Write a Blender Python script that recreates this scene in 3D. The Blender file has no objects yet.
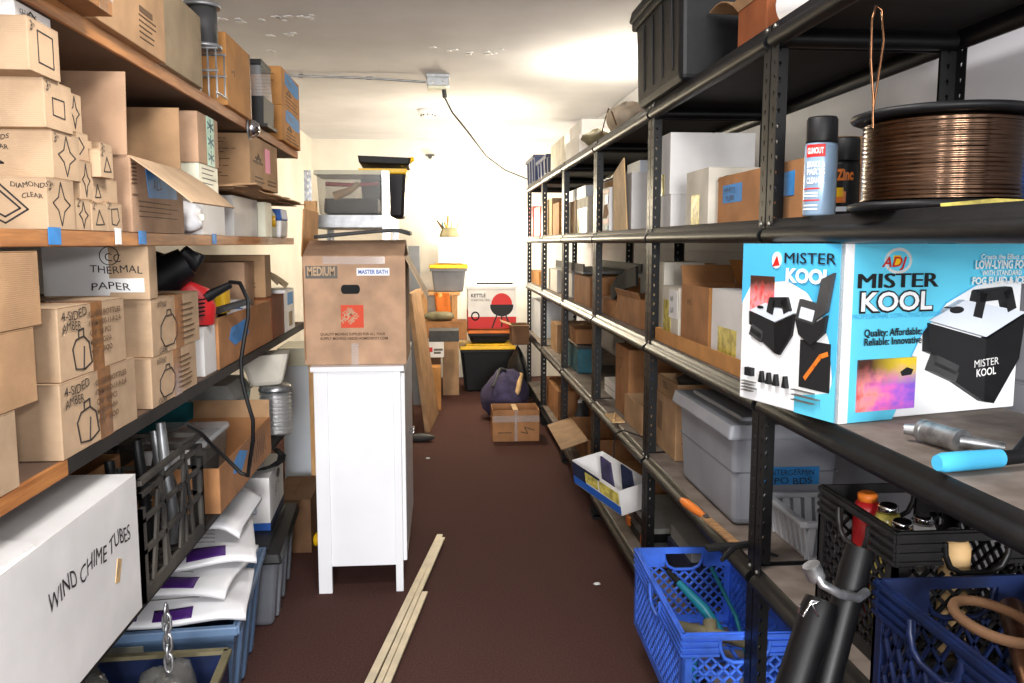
import bpy, math, random
from mathutils import Vector, Matrix, Euler
R = math.radians
rnd = random.Random(7)
SC = bpy.context.scene
COL = SC.collection

# ---------------------------------------------------------------- camera (30 mm lens, 1.52 m above the carpet)
F = 850.0
PITCH = math.atan(98.5 / F)
YAW = math.atan(70 / F * math.cos(PITCH))
CAM = Vector((0, 0, 1.52))
_r = Vector((math.cos(YAW), -math.sin(YAW), 0))
_w = Vector((math.sin(YAW) * math.cos(PITCH), math.cos(YAW) * math.cos(PITCH), -math.sin(PITCH)))
_u = _r.cross(_w)


def at(px, py, X=None, Y=None, Z=None):
    d = _r * ((px - 512) / F) - _u * ((py - 341.5) / F) + _w
    if X is not None: t = (X - CAM.x) / d.x
    elif Y is not None: t = (Y - CAM.y) / d.y
    else: t = (Z - CAM.z) / d.z
    return CAM + d * t


# ---------------------------------------------------------------- materials
def lin(c):
    c = c / 255.0
    return c / 12.92 if c <= .04045 else ((c + .055) / 1.055) ** 2.4


def rgb(t): return (lin(t[0]), lin(t[1]), lin(t[2]), 1)


M = {}


def mat(key, col, rough=.6, metal=0, noise=None, bump=0, bscale=60, alpha=1, trans=0, wave=None, spec=.4, vary=0, col2=None, stretch=None, emit=None):
    m = bpy.data.materials.new(key); m.use_nodes = True
    nt = m.node_tree; n = nt.nodes; b = n['Principled BSDF']
    b.inputs['Base Color'].default_value = rgb(col)
    b.inputs['Roughness'].default_value = rough
    b.inputs['Metallic'].default_value = metal
    b.inputs['Specular IOR Level'].default_value = spec
    if alpha < 1: b.inputs['Alpha'].default_value = alpha
    if trans: b.inputs['Transmission Weight'].default_value = trans
    if emit:
        b.inputs['Emission Color'].default_value = rgb(col); b.inputs['Emission Strength'].default_value = emit
    tc = n.new('ShaderNodeTexCoord')
    vec = tc.outputs['Object']
    if stretch:
        mp = n.new('ShaderNodeMapping'); mp.inputs['Scale'].default_value = stretch
        nt.links.new(vec, mp.inputs[0]); vec = mp.outputs[0]
    last = None
    if noise or col2:
        sc, amt = noise or (6, .15)
        t = n.new('ShaderNodeTexNoise'); t.inputs['Scale'].default_value = sc; t.inputs['Detail'].default_value = 5
        nt.links.new(vec, t.inputs['Vector'])
        cr = n.new('ShaderNodeValToRGB')
        c1 = col2 or tuple(max(0, min(255, c * (1 - amt))) for c in col)
        c2 = col if col2 else tuple(max(0, min(255, c * (1 + amt * .5))) for c in col)
        cr.color_ramp.elements[0].position = .35; cr.color_ramp.elements[0].color = rgb(c1)
        cr.color_ramp.elements[1].position = .65; cr.color_ramp.elements[1].color = rgb(c2)
        nt.links.new(t.outputs['Fac'], cr.inputs['Fac']); last = cr.outputs['Color']
    if vary:
        oi = n.new('ShaderNodeObjectInfo'); mr = n.new('ShaderNodeMapRange')
        mr.inputs['To Min'].default_value = 1 - vary; mr.inputs['To Max'].default_value = 1 + vary * .6
        nt.links.new(oi.outputs['Random'], mr.inputs['Value'])
        hs = n.new('ShaderNodeHueSaturation'); nt.links.new(mr.outputs[0], hs.inputs['Value'])
        if last: nt.links.new(last, hs.inputs['Color'])
        else: hs.inputs['Color'].default_value = rgb(col)
        last = hs.outputs['Color']
    if last: nt.links.new(last, b.inputs['Base Color'])
    if bump or wave:
        bp = n.new('ShaderNodeBump'); bp.inputs['Strength'].default_value = bump or .2
        bp.inputs['Distance'].default_value = .002
        if wave:
            wv = n.new('ShaderNodeTexWave'); wv.inputs['Scale'].default_value = wave[0]; wv.bands_direction = wave[1]
            nt.links.new(vec, wv.inputs['Vector']); nt.links.new(wv.outputs['Fac'], bp.inputs['Height'])
        else:
            t2 = n.new('ShaderNodeTexNoise'); t2.inputs['Scale'].default_value = bscale; t2.inputs['Detail'].default_value = 4
            nt.links.new(vec, t2.inputs['Vector']); nt.links.new(t2.outputs['Fac'], bp.inputs['Height'])
        nt.links.new(bp.outputs[0], b.inputs['Normal'])
    M[key] = m
    return m


def cb(key, col): mat(key, col, .75, 0, (9, .10), .12, vary=.05, wave=(90, 'Z'), spec=.2)


cb('kraft', (176, 140, 104)); cb('kraftlight', (184, 156, 126)); cb('kraftpink', (180, 146, 118)); cb('kraftdark', (150, 106, 68))
cb('kraftorange', (188, 134, 78)); cb('kraftgrey', (152, 134, 108)); cb('kraftred', (140, 80, 48)); cb('kraftbrown', (166, 118, 78))
cb('kraftdim', (112, 82, 58))
mat('whitebox', (226, 224, 222), .6, 0, (5, .05), .05, vary=.04)
mat('offwhite', (206, 200, 186), .7, 0, (8, .08), .06)
mat('whitepaint', (232, 233, 236), .35, 0, (3, .02), .02)
mat('palepaint', (212, 220, 230), .4, 0, (3, .03), .02)
mat('ivory', (214, 212, 190), .45, 0, (4, .06))
mat('wall', (236, 232, 222), .85, 0, (2, .04), .25, 40)
mat('ceilpaint', (214, 214, 220), .85, 0, (1.5, .05), .5, 14)
mat('siding', (206, 206, 212), .5, 0, (3, .05), .05)
mat('blackmetal', (13, 13, 14), .42, 0, (30, .35), .10, 200, spec=.28)
mat('rivet', (170, 168, 162), .3, .9)
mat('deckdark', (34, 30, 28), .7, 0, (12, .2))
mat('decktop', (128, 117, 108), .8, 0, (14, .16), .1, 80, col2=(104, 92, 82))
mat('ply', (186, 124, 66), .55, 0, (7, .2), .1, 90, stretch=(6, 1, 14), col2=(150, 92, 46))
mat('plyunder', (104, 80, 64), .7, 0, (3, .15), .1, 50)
mat('pine', (214, 168, 112), .6, 0, (8, .15), .08, 60, stretch=(8, 8, 1), col2=(196, 144, 88))
mat('steelgrey', (150, 152, 154), .4, .6, (20, .1))
mat('galv', (176, 178, 180), .35, .85, (40, .2), .1, 120)
mat('foil', (214, 214, 214), .3, .75, None, .6, 260)
mat('chrome', (210, 210, 212), .15, 1)
mat('blackplastic', (18, 18, 20), .5, 0, (40, .25), .05, 150, spec=.3)
mat('blackmatte', (16, 16, 17), .8, 0, (20, .3))
mat('darkgrey', (62, 62, 62), .6, 0, (14, .15), .05)
mat('greytote', (142, 145, 152), .45, 0, (5, .06), .04, 60)
mat('greytotedark', (112, 115, 122), .45, 0, (5, .08), .04, 60)
mat('bluetote', (98, 124, 156), .42, 0, (5, .08), .04, 60)
mat('bluecrate', (66, 114, 226), .42, 0, (10, .14), .04, 60)
mat('navycrate', (17, 31, 68), .42, 0, (14, .2), .04, 60)
mat('blackcrate', (26, 25, 25), .45, 0, (18, .4), .08, 90)
mat('dustycrate', (80, 75, 68), .7, 0, (7, .5), .1, 90, col2=(30, 28, 27))
mat('yellow', (240, 190, 20), .42, 0, (6, .06))
mat('red', (190, 34, 38), .4, 0, (8, .1))
mat('redprint', (196, 34, 30), .5)
mat('orange', (226, 122, 40), .5, 0, (8, .1))
mat('teal', (30, 96, 112), .5, 0, (8, .15))
mat('tealclear', (60, 140, 150), .25, 0, (8, .1))
mat('turq', (30, 120, 140), .4)
mat('blue', (36, 88, 170), .45)
mat('navy', (34, 40, 66), .6, 0, (12, .15))
mat('purple', (66, 60, 92), .85, 0, (16, .2), .4, 30)
mat('tapeblue', (42, 128, 196), .6, 0, (20, .08))
mat('tapebrown', (140, 96, 58), .25, 0, (30, .15), spec=.6)
mat('tapeyellow', (206, 190, 96), .2, 0, (30, .25), .3, 60, spec=.7)
mat('tapegreen', (140, 190, 170), .4, 0, (30, .1))
mat('pink', (226, 120, 160), .5)
mat('ink', (38, 34, 34), .6)
mat('printbrown', (96, 70, 48), .7)
mat('printblack', (26, 26, 28), .6)
mat('printgrey', (100, 96, 90), .7)
mat('paper', (232, 232, 230), .7, 0, (6, .03))
mat('plasticbag', (236, 236, 238), .3, 0, (5, .03), .3, 25, spec=.6)
mat('clearplastic', (200, 204, 206), .12, 0, alpha=.32, spec=.6)
mat('clearfilm', (225, 225, 225), .1, 0, alpha=.28, spec=.8)
mat('smokeplastic', (120, 118, 112), .2, 0, alpha=.45, spec=.6)
mat('carpet', (94, 66, 60), .95, 0, (160, .3), .7, 420, spec=.1, col2=(72, 49, 45))
mat('wire', (88, 68, 54), .2, 1, (14, .25), stretch=(1, 1, 30))
mat('copper', (112, 78, 54), .25, 1)
mat('bronze', (128, 84, 54), .35, .85, (14, .25))
mat('wood', (170, 128, 84), .55, 0, (8, .2), .08, 60, stretch=(2, 14, 14))
mat('strip', (226, 208, 172), .4, 0, (10, .06))
mat('kitblue', (74, 178, 222), .4, 0)
mat('kitcyan', (96, 204, 236), .4, 0)
mat('kitwhite', (238, 240, 242), .4, 0)
mat('fogpurple', (70, 30, 110), .5)
mat('lidgrey', (150, 150, 144), .5, 0, (8, .1))
mat('fabric', (222, 204, 180), .9, 0, (10, .1), .4, 40)
mat('tan', (206, 170, 120), .7, 0, (10, .1))
mat('canlabel', (150, 178, 206), .3, .3, (8, .08))
mat('olive', (120, 112, 84), .7, 0, (10, .2))
mat('hdorange', (202, 62, 22), .6)
mat('basketgrey', (178, 180, 184), .4, 0, (8, .06))
mat('flake', (228, 228, 230), .85)


def fogprint():
    m = bpy.data.materials.new('fogphoto'); m.use_nodes = True
    nt = m.node_tree; n = nt.nodes; b = n['Principled BSDF']; b.inputs['Roughness'].default_value = .4
    tc = n.new('ShaderNodeTexCoord'); sp = n.new('ShaderNodeSeparateXYZ'); nt.links.new(tc.outputs['Generated'], sp.inputs[0])
    no = n.new('ShaderNodeTexNoise'); no.inputs['Scale'].default_value = 5; no.inputs['Detail'].default_value = 6
    nt.links.new(tc.outputs['Generated'], no.inputs['Vector'])
    mx = n.new('ShaderNodeMath'); mx.operation = 'MULTIPLY_ADD'; mx.inputs[1].default_value = .75
    sx = n.new('ShaderNodeMath'); sx.operation = 'MULTIPLY'; sx.inputs[1].default_value = .55; nt.links.new(sp.outputs['X'], sx.inputs[0])
    nt.links.new(no.outputs['Fac'], mx.inputs[0]); nt.links.new(sx.outputs[0], mx.inputs[2])
    cr = n.new('ShaderNodeValToRGB'); e = cr.color_ramp.elements
    e[0].position = .25; e[0].color = rgb((214, 60, 56)); e[1].position = 1.0; e[1].color = rgb((110, 90, 210))
    for p, c in ((.45, (240, 150, 150)), (.62, (232, 110, 190)), (.82, (176, 100, 210))):
        x = e.new(p); x.color = rgb(c)
    nt.links.new(mx.outputs[0], cr.inputs['Fac'])
    cr2 = n.new('ShaderNodeValToRGB'); e2 = cr2.color_ramp.elements
    e2[0].position = .2; e2[0].color = rgb((70, 40, 30)); e2[1].position = .75; e2[1].color = rgb((230, 200, 50))
    nt.links.new(sp.outputs['X'], cr2.inputs['Fac'])
    m2 = n.new('ShaderNodeMath'); m2.operation = 'MULTIPLY_ADD'; m2.inputs[1].default_value = .5
    nt.links.new(no.outputs['Fac'], m2.inputs[0]); nt.links.new(sp.outputs['Z'], m2.inputs[2])
    st = n.new('ShaderNodeMapRange'); st.inputs['From Min'].default_value = .75; st.inputs['From Max'].default_value = 1.1
    nt.links.new(m2.outputs[0], st.inputs['Value'])
    mix = n.new('ShaderNodeMix'); mix.data_type = 'RGBA'
    nt.links.new(st.outputs[0], mix.inputs[0]); nt.links.new(cr.outputs[0], mix.inputs[6]); nt.links.new(cr2.outputs[0], mix.inputs[7])
    nt.links.new(mix.outputs[2], b.inputs['Base Color'])
    M['fogphoto'] = m


fogprint()


# ---------------------------------------------------------------- mesh building
class MB:
    def __init__(s): s.v = []; s.f = []; s.mi = []; s.sm = []

    def add(s, vs, fs, m=0, smooth=False):
        b = len(s.v); s.v += [tuple(v) for v in vs]
        for f in fs: s.f.append(tuple(b + i for i in f)); s.mi.append(m); s.sm.append(smooth)
        return s

    def hexa(s, p, m=0, mtop=None):   # p: 4 bottom ccw, 4 top ccw
        s.add(p, [(3, 2, 1, 0), (0, 1, 5, 4), (1, 2, 6, 5), (2, 3, 7, 6), (3, 0, 4, 7)], m)
        s.add(p[4:], [(0, 1, 2, 3)], m if mtop is None else mtop)
        return s

    def box(s, x0, x1, y0, y1, z0, z1, m=0, mtop=None):
        return s.hexa([(x0, y0, z0), (x1, y0, z0), (x1, y1, z0), (x0, y1, z0), (x0, y0, z1), (x1, y0, z1), (x1, y1, z1), (x0, y1, z1)], m, mtop)

    def taper(s, w0, d0, w1, d1, z0, z1, m=0, cx=0, cy=0):
        a, b, c, d = w0 / 2, d0 / 2, w1 / 2, d1 / 2
        return s.hexa([(cx - a, cy - b, z0), (cx + a, cy - b, z0), (cx + a, cy + b, z0), (cx - a, cy + b, z0), (cx - c, cy - d, z1), (cx + c, cy - d, z1), (cx + c, cy + d, z1), (cx - c, cy + d, z1)], m)

    def bar(s, a, b, w, t, up=(0, 0, 1), m=0):   # rectangular bar from a to b
        a, b = Vector(a), Vector(b); d = (b - a).normalized(); up = Vector(up)
        if abs(d.dot(up)) > .99: up = Vector((1, 0, 0))
        x = d.cross(up).normalized(); y = x.cross(d)
        o = [(-w / 2, -t / 2), (w / 2, -t / 2), (w / 2, t / 2), (-w / 2, t / 2)]
        return s.hexa([a + x * i + y * j for i, j in o] + [b + x * i + y * j for i, j in o], m)

    def slab(s, p, t, m=0, nr=None):   # thick quad / polygon
        p = [Vector(q) for q in p]
        if nr is not None:
            ar = sum((p[i].cross(p[(i + 1) % len(p)]) for i in range(len(p))), Vector((0, 0, 0)))
            if ar.dot(nr) < 0: p.reverse()
        nrm = (Vector(nr) if nr is not None else (p[1] - p[0]).cross(p[-1] - p[0])).normalized() * t
        n = len(p); vs = p + [q + nrm for q in p]
        fs = [tuple(range(n - 1, -1, -1)), tuple(range(n, 2 * n))] + [(i, (i + 1) % n, n + (i + 1) % n, n + i) for i in range(n)]
        return s.add(vs, fs, m)

    def tube(s, pts, r, n=8, m=0, cap=True, smooth=True, closed=False):
        pts = [Vector(p) for p in pts]; k = len(pts); b = len(s.v); up = Vector((0, 0, 1)); prev = None; vs = []
        for i, p in enumerate(pts):
            if closed: d = (pts[(i + 1) % k] - pts[i - 1]).normalized()
            else: d = (pts[min(i + 1, k - 1)] - pts[max(i - 1, 0)]).normalized()
            if prev is None:
                x = d.cross(up if abs(d.dot(up)) < .95 else Vector((1, 0, 0))).normalized()
            else:
                x = (prev - d * prev.dot(d)).normalized()
            prev = x; y = d.cross(x); rr = r[i] if isinstance(r, (list, tuple)) else r
            vs += [p + (x * math.cos(2 * math.pi * j / n) + y * math.sin(2 * math.pi * j / n)) * rr for j in range(n)]
        fs = []
        for i in range(k if closed else k - 1):
            i2 = (i + 1) % k
            fs += [(i * n + j, i * n + (j + 1) % n, i2 * n + (j + 1) % n, i2 * n + j) for j in range(n)]
        s.add(vs, fs, m, smooth)
        if cap and not closed:
            s.add(vs[:n], [tuple(range(n - 1, -1, -1))], m); s.add(vs[-n:], [tuple(range(n))], m)
        return s

    def lathe(s, prof, n=32, c=(0, 0, 0), m=0, smooth=True, ms=None):
        vs = []; k = len(prof)
        for r_, z in prof:
            vs += [(c[0] + r_ * math.cos(2 * math.pi * j / n), c[1] + r_ * math.sin(2 * math.pi * j / n), c[2] + z) for j in range(n)]
        for i in range(k - 1):
            s.add([], [], m)
        b = len(s.v); s.v += vs
        for i in range(k - 1):
            for j in range(n):
                s.f.append((b + i * n + j, b + i * n + (j + 1) % n, b + (i + 1) * n + (j + 1) % n, b + (i + 1) * n + j))
                s.mi.append(ms[i] if ms else m); s.sm.append(smooth)
        s.f.append(tuple(b + j for j in range(n - 1, -1, -1))); s.mi.append(ms[0] if ms else m); s.sm.append(False)
        s.f.append(tuple(b + (k - 1) * n + j for j in range(n))); s.mi.append(ms[-1] if ms else m); s.sm.append(False)
        return s

    def surf(s, fn, nu, nv, t=.002, m=0, smooth=True):   # fn(u,v)->point ; thickened downward
        top = [Vector(fn(i / nu, j / nv)) for j in range(nv + 1) for i in range(nu + 1)]
        bot = [p - Vector((0, 0, t)) for p in top]; W = nu + 1; N = len(top)
        fs = []
        for j in range(nv):
            for i in range(nu):
                a = j * W + i; fs.append((a, a + 1, a + W + 1, a + W)); fs.append((N + a + W, N + a + W + 1, N + a + 1, N + a))
        for i in range(nu):
            fs.append((i + 1, i, N + i, N + i + 1)); a = nv * W + i; fs.append((a, a + 1, N + a + 1, N + a))
        for j in range(nv):
            a = j * W; fs.append((a, a + W, N + a + W, N + a)); a = j * W + nu; fs.append((a + W, a, N + a, N + a + W))
        return s.add(top + bot, fs, m, smooth)

    def blob(s, c, r, n=14, k=9, seed=0, amp=.18, m=0):   # lumpy closed rounded bundle
        rr = random.Random(seed); ph = [rr.uniform(0, 6.3) for _ in range(6)]
        vs = []
        for i in range(k + 1):
            th = math.pi * i / k
            for j in range(n):
                a = 2 * math.pi * j / n
                q = 1 + amp * (math.sin(3 * a + ph[0] + 2 * th) * .5 + math.sin(5 * a + ph[1]) * .3 * math.sin(3 * th + ph[2]) + math.sin(4 * th + ph[3]) * .3)
                sn = max(math.sin(th), .02)
                vs.append((c[0] + r[0] * q * sn * math.cos(a), c[1] + r[1] * q * sn * math.sin(a), c[2] + max(-r[2], r[2] * q * -math.cos(th))))
        fs = [(i * n + j, i * n + (j + 1) % n, (i + 1) * n + (j + 1) % n, (i + 1) * n + j) for i in range(k) for j in range(n)]
        fs += [tuple(range(n - 1, -1, -1)), tuple(k * n + j for j in range(n))]
        return s.add(vs, fs, m, True)

    def build(s, name, mats, parent=None, loc=(0, 0, 0), rot=(0, 0, 0), bevel=0, bs=2, solid=0, label=None):
        me = bpy.data.meshes.new(name); me.from_pydata(s.v, [], s.f)
        for k in (mats if isinstance(mats, (list, tuple)) else [mats]): me.materials.append(M[k])
        me.polygons.foreach_set('material_index', s.mi); me.polygons.foreach_set('use_smooth', s.sm)
        me.update()
        o = bpy.data.objects.new(name, me); COL.objects.link(o)
        o.location = loc; o.rotation_euler = rot
        if parent: o.parent = parent
        if solid:
            q = o.modifiers.new('s', 'SOLIDIFY'); q.thickness = solid; q.offset = 0
        if bevel:
            q = o.modifiers.new('b', 'BEVEL'); q.width = bevel; q.segments = bs; q.limit_method = 'ANGLE'; q.angle_limit = R(40)
        if label: o['label'] = label
        return o


LABELS = {}


def T(o, label, cat, group=None, kind=None):
    o['label'] = label; o['category'] = cat
    if group: o['group'] = group
    if kind: o['kind'] = kind
    LABELS.setdefault(label, []).append(o.name)
    return o


def S(o): o['kind'] = 'structure'; return o


def empty(name, loc=(0, 0, 0), rz=0, rot=None):
    o = bpy.data.objects.new(name, None); COL.objects.link(o); o.location = loc
    o.rotation_euler = rot or (0, 0, rz); o.empty_display_size = .05
    return o


def copy_tree(o, parent=None):
    c = o.copy(); COL.objects.link(c)
    if parent: c.parent = parent
    for ch in list(o.children): copy_tree(ch, c)
    return c


# ---------------------------------------------------------------- faces of a box: printing, tape, labels
DIM = {}
LIFT = {}


def frame(o, side):
    w, d, h = DIM[o.name]
    if side == 'F': return Vector((-w / 2, -d / 2, 0)), Vector((1, 0, 0)), Vector((0, 0, 1)), Vector((0, -1, 0)), w, h
    if side == 'R': return Vector((w / 2, -d / 2, 0)), Vector((0, 1, 0)), Vector((0, 0, 1)), Vector((1, 0, 0)), d, h
    if side == 'L': return Vector((-w / 2, d / 2, 0)), Vector((0, -1, 0)), Vector((0, 0, 1)), Vector((-1, 0, 0)), d, h
    if side == 'K': return Vector((w / 2, d / 2, 0)), Vector((-1, 0, 0)), Vector((0, 0, 1)), Vector((0, 1, 0)), w, h
    return Vector((-w / 2, -d / 2, h)), Vector((1, 0, 0)), Vector((0, 1, 0)), Vector((0, 0, 1)), w, d


def lift(o):
    LIFT[o.name] = LIFT.get(o.name, .0006) + .0004
    return LIFT[o.name]


def patch(o, side, u0, v0, u1, v1, m, name='label', skew=0, t=None, label=None):
    O, U, V, N, w, h = frame(o, side); l = t or lift(o)
    q = [(u0 * w, v0 * h), (u1 * w, v0 * h + skew), (u1 * w, v1 * h + skew), (u0 * w, v1 * h)]
    p = [O + U * a + V * b - N * .001 for a, b in q]
    return MB().slab(p, l + .001, 0, N).build(name, m, o, label=label)


def poly(o, side, pts, m, name='print', t=None, label=None):
    O, U, V, N, w, h = frame(o, side); l = t or lift(o)
    p = [O + U * a * w + V * b * h - N * .001 for a, b in pts]
    return MB().slab(p, l + .001, 0, N).build(name, m, o, label=label)


def ell(cx, cy, rx, ry, n=28, a0=0, a1=360):
    return [(cx + rx * math.cos(R(a0 + (a1 - a0) * i / n)), cy + ry * math.sin(R(a0 + (a1 - a0) * i / n))) for i in range(n if a1 - a0 == 360 else n + 1)]


def draw(o, side, lines, wid, m='ink', name='marker_drawing', t=None):
    O, U, V, N, w, h = frame(o, side); l = t or lift(o); mb = MB()
    for ln in lines:
        for a, b in zip(ln, ln[1:]):
            A = O + U * a[0] * w + V * a[1] * h; B = O + U * b[0] * w + V * b[1] * h
            d = (B - A)
            if d.length < 1e-5: continue
            e = d.normalized(); q = N.cross(e) * wid / 2; A = A - e * wid * .3; B = B + e * wid * .3
            mb.slab([A - q, B - q, B + q, A + q], l, 0, N)
    return mb.build(name, m, o)


_tc = {}


def textmesh(s, bold=0, shear=0, jit=0):
    k = (s, bold, shear, jit)
    if k in _tc: return _tc[k]
    c = bpy.data.curves.new('t', 'FONT'); c.body = s; c.size = 1; c.resolution_u = 3; c.fill_mode = 'FRONT'; c.offset = bold; c.shear = shear
    o = bpy.data.objects.new('t', c); COL.objects.link(o)
    bpy.context.view_layer.update()
    me = bpy.data.meshes.new_from_object(o.evaluated_get(bpy.context.evaluated_depsgraph_get()))
    vs = [v.co.copy() for v in me.vertices]; fs = [tuple(p.vertices) for p in me.polygons]
    bpy.data.objects.remove(o); bpy.data.curves.remove(c); bpy.data.meshes.remove(me)
    x1 = max((v.x for v in vs), default=1)
    _tc[k] = (vs, fs, x1)
    return _tc[k]


def txt(o, side, s, u, v, size, m='ink', rot=0, wide=None, bold=0, shear=0, hand=0, name='lettering', t=None, al='l', fr=None):
    """text on a face: u, v fractions of the face of the lower left corner; wide = total width in metres"""
    O, U, V, N, w, h = fr or frame(o, side); l = t or lift(o)
    vs, fs, x1 = textmesh(s, bold, shear)
    sx = (wide / x1) if wide else size
    ca, sa = math.cos(R(rot)), math.sin(R(rot)); out = []
    off = {'l': 0, 'c': -x1 * sx / 2, 'r': -x1 * sx}[al]
    for p in vs:
        a, b = p.x * sx + off, p.y * size
        if hand: b += hand * size * math.sin(p.x * 2.3 + len(s)); a += hand * size * .5 * math.sin(p.y * 3 + p.x)
        a, b = a * ca - b * sa, a * sa + b * ca
        out.append(O + U * (u * w + a) + V * (v * h + b) + N * l)
    mb = MB(); mb.add(out, fs)
    return mb.build(name, m, o)


def flap(o, side, length, ang, m, th=.004, inset=.004, warp=0, label=None):
    w, d, h = DIM[o.name]
    O, U, V, N, ww, hh = frame(o, side)
    A = O + V * h + U * inset; B = O + V * h + U * (ww - inset)
    dr = V * math.cos(R(ang)) + N * math.sin(R(ang))
    nn = N * math.cos(R(ang)) - V * math.sin(R(ang))
    mb = MB(); n = 5
    def fn(i, j, k):
        return A + (B - A) * i + dr * length * j + nn * (k * th + warp * math.sin(j * 2.6) * (.5 + i))
    vs = []; fs = []
    for j in range(n + 1):
        for i in (0, 1):
            for k in (0, 1): vs.append(fn(i, j / n, k))
    for j in range(n):
        a = j * 4; b = a + 4
        fs += [(a, a + 2, b + 2, b), (a + 1, b + 1, b + 3, a + 3), (a, b, b + 1, a + 1), (a + 2, a + 3, b + 3, b + 2)]
    fs += [(0, 1, 3, 2), (n * 4, n * 4 + 2, n * 4 + 3, n * 4 + 1)]
    mb.add(vs, fs)
    return mb.build('flap', m, o, label=label)


def carton(label, b, m='kraft', yaw=0, group=None, name='cardboard_box', cat='box', opened=False, seam='y', tape=None, th=.005, roll=0, bev=.002, cen=None):
    """b = x0,x1,y0,y1,z0,z1 ; root mesh at the centre of its base"""
    x0, x1, y0, y1, z0, z1 = b; w, d, h = x1 - x0, y1 - y0, z1 - z0
    mb = MB(); X, Y = w / 2, d / 2
    if opened:
        mb.box(-X, X, -Y, -Y + th, 0, h).box(-X, X, Y - th, Y, 0, h).box(-X, -X + th, -Y + th, Y - th, 0, h).box(X - th, X, -Y + th, Y - th, 0, h)
        mb.box(-X + th, X - th, -Y + th, Y - th, 0, th)
    else:
        mb.box(-X, X, -Y, Y, 0, h - .0025)
        g = .0015
        if seam == 'y': mb.box(-X, -g, -Y, Y, h - .0028, h).box(g, X, -Y, Y, h - .0028, h)
        else: mb.box(-X, X, -Y, -g, h - .0028, h).box(-X, X, g, Y, h - .0028, h)
    o = mb.build(name, m, None, ((x0 + x1) / 2, (y0 + y1) / 2, z0), (0, R(roll), R(yaw)), bevel=bev)
    DIM[o.name] = (w, d, h); T(o, label, cat, group)
    if tape:
        if seam == 'y':
            patch(o, 'T', .5 - .024 / w, 0, .5 + .024 / w, 1, tape, 'packing_tape')
            for sd in 'FK': patch(o, sd, .5 - .024 / w, max(0, 1 - .07 / h), .5 + .024 / w, 1, tape, 'packing_tape')
        else:
            patch(o, 'T', 0, .5 - .024 / d, 1, .5 + .024 / d, tape, 'packing_tape')
            for sd in 'RL': patch(o, sd, .5 - .024 / d, max(0, 1 - .07 / h), .5 + .024 / d, 1, tape, 'packing_tape')
    return o


def side(X, xn, xf, yt, z0, xs=None, w=.3, y1=None, h=None, ref=None):
    """box on a shelf: aisle face in plane x=X, near corner at pixel column xn, far end at column xf, top at row yt at the near corner"""
    p = at(xn, yt if ref is None else ref, X=X); q = at(xf, yt if ref is None else ref, X=X)
    Y0 = p.y; Y1 = y1 or q.y; z1 = z0 + h if h else p.z
    if xs is not None: w = abs(at(xs, yt, Y=Y0).x - X)
    return (X - w, X, Y0, Y1, z0, z1) if X < 0 else (X, X + w, Y0, Y1, z0, z1)


def wiggle_text(o, sd, u, v, du, dv, n, m='printblack', wid=.0022, name='text_print', seed=1, rag=.35):
    """lines of small illegible print: n rows of short dashes"""
    rr = random.Random(seed); ls = []
    for i in range(n):
        y = v + dv * (1 - i / max(1, n - 1)) if n > 1 else v
        x = u; end = u + du * (1 - rr.random() * rag)
        while x < end:
            L = du * rr.uniform(.05, .16); ls.append([(x, y), (min(x + L, end), y)]); x += L + du * .03
    return draw(o, sd, ls, wid, m, name)
# ================================================================= ROOM
XL, XR, YB, ZC = -1.41, 1.43, 9.6, 2.65
YF = -1.2
S(MB().box(XL, XR, YF, YB, -.05, 0).build('floor', 'carpet'))
S(MB().box(XL - .1, XR + .1, YF, YB + .1, ZC, ZC + .05).build('ceiling', 'ceilpaint'))
S(MB().box(XL - .1, XL, YF, YB, 0, ZC).build('wall_left', 'wall'))
S(MB().box(XL - .1, XR + .1, YB, YB + .1, 0, ZC).build('wall_back', 'wall'))
mb = MB()
for i in range(9):   # horizontal white siding boards
    mb.box(XR, XR + .1, YF, YB, i * .295, i * .295 + .285)
mb.box(XR + .012, XR + .1, YF, YB, 0, ZC)
S(mb.build('wall_right', 'siding', bevel=.003))
# ceiling patch marks (flaking paint)
mb = MB()
for px, py, n, L in ((225, 17, 9, .09), (300, 18, 8, .08), (470, 52, 10, .08), (262, 50, 4, .05), (283, 33, 5, .05)):
    c = at(px, max(py, 6), Z=ZC)
    for k in range(n):
        a, b_ = rnd.gauss(0, L * 1.6), rnd.gauss(0, L * .6); q = rnd.uniform(.012, .035)
        mb.slab([(c.x + a, c.y + b_, ZC - .004), (c.x + a + q * .4, c.y + b_ + q, ZC - .004), (c.x + a + q * 1.5, c.y + b_ + q * .7, ZC - .004), (c.x + a + q, c.y + b_ - q * .4, ZC - .004)], -.004)
o = mb.build('trim_1', 'flake'); S(o)

# ---------------------------------------------------------------- ceiling fittings
c = at(438, 80, Z=ZC - .03)
o = empty('junction_box', (c.x, c.y, ZC)); T(o, 'grey metal junction box with outlet on the ceiling', 'junction box')
MB().box(-.075, .075, -.05, .05, -.075, -.022).build('box', 'steelgrey', o, bevel=.004)
MB().box(-.08, .08, -.06, .06, -.022, 0).build('base_plate', 'steelgrey', o, bevel=.003)
MB().box(-.07, .06, -.045, .045, -.098, -.075).build('outlet', 'ivory', o, bevel=.006)
for dx in (-.035, .035): MB().lathe([(.008, 0), (.008, .004)], 10, (0, 0, 0)).build('screw', 'chrome', o, (dx, -.05, -.05), (R(90), 0, 0))
JB = c
a = at(300, 76, Z=ZC - .02); pts = [Vector((XL + .02, a.y - .15, ZC - .02)), Vector((a.x, a.y, ZC - .02)), Vector(((a.x + c.x) / 2, (a.y + c.y) / 2 - .02, ZC - .03)), Vector((c.x - .08, c.y, ZC - .045))]
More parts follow.
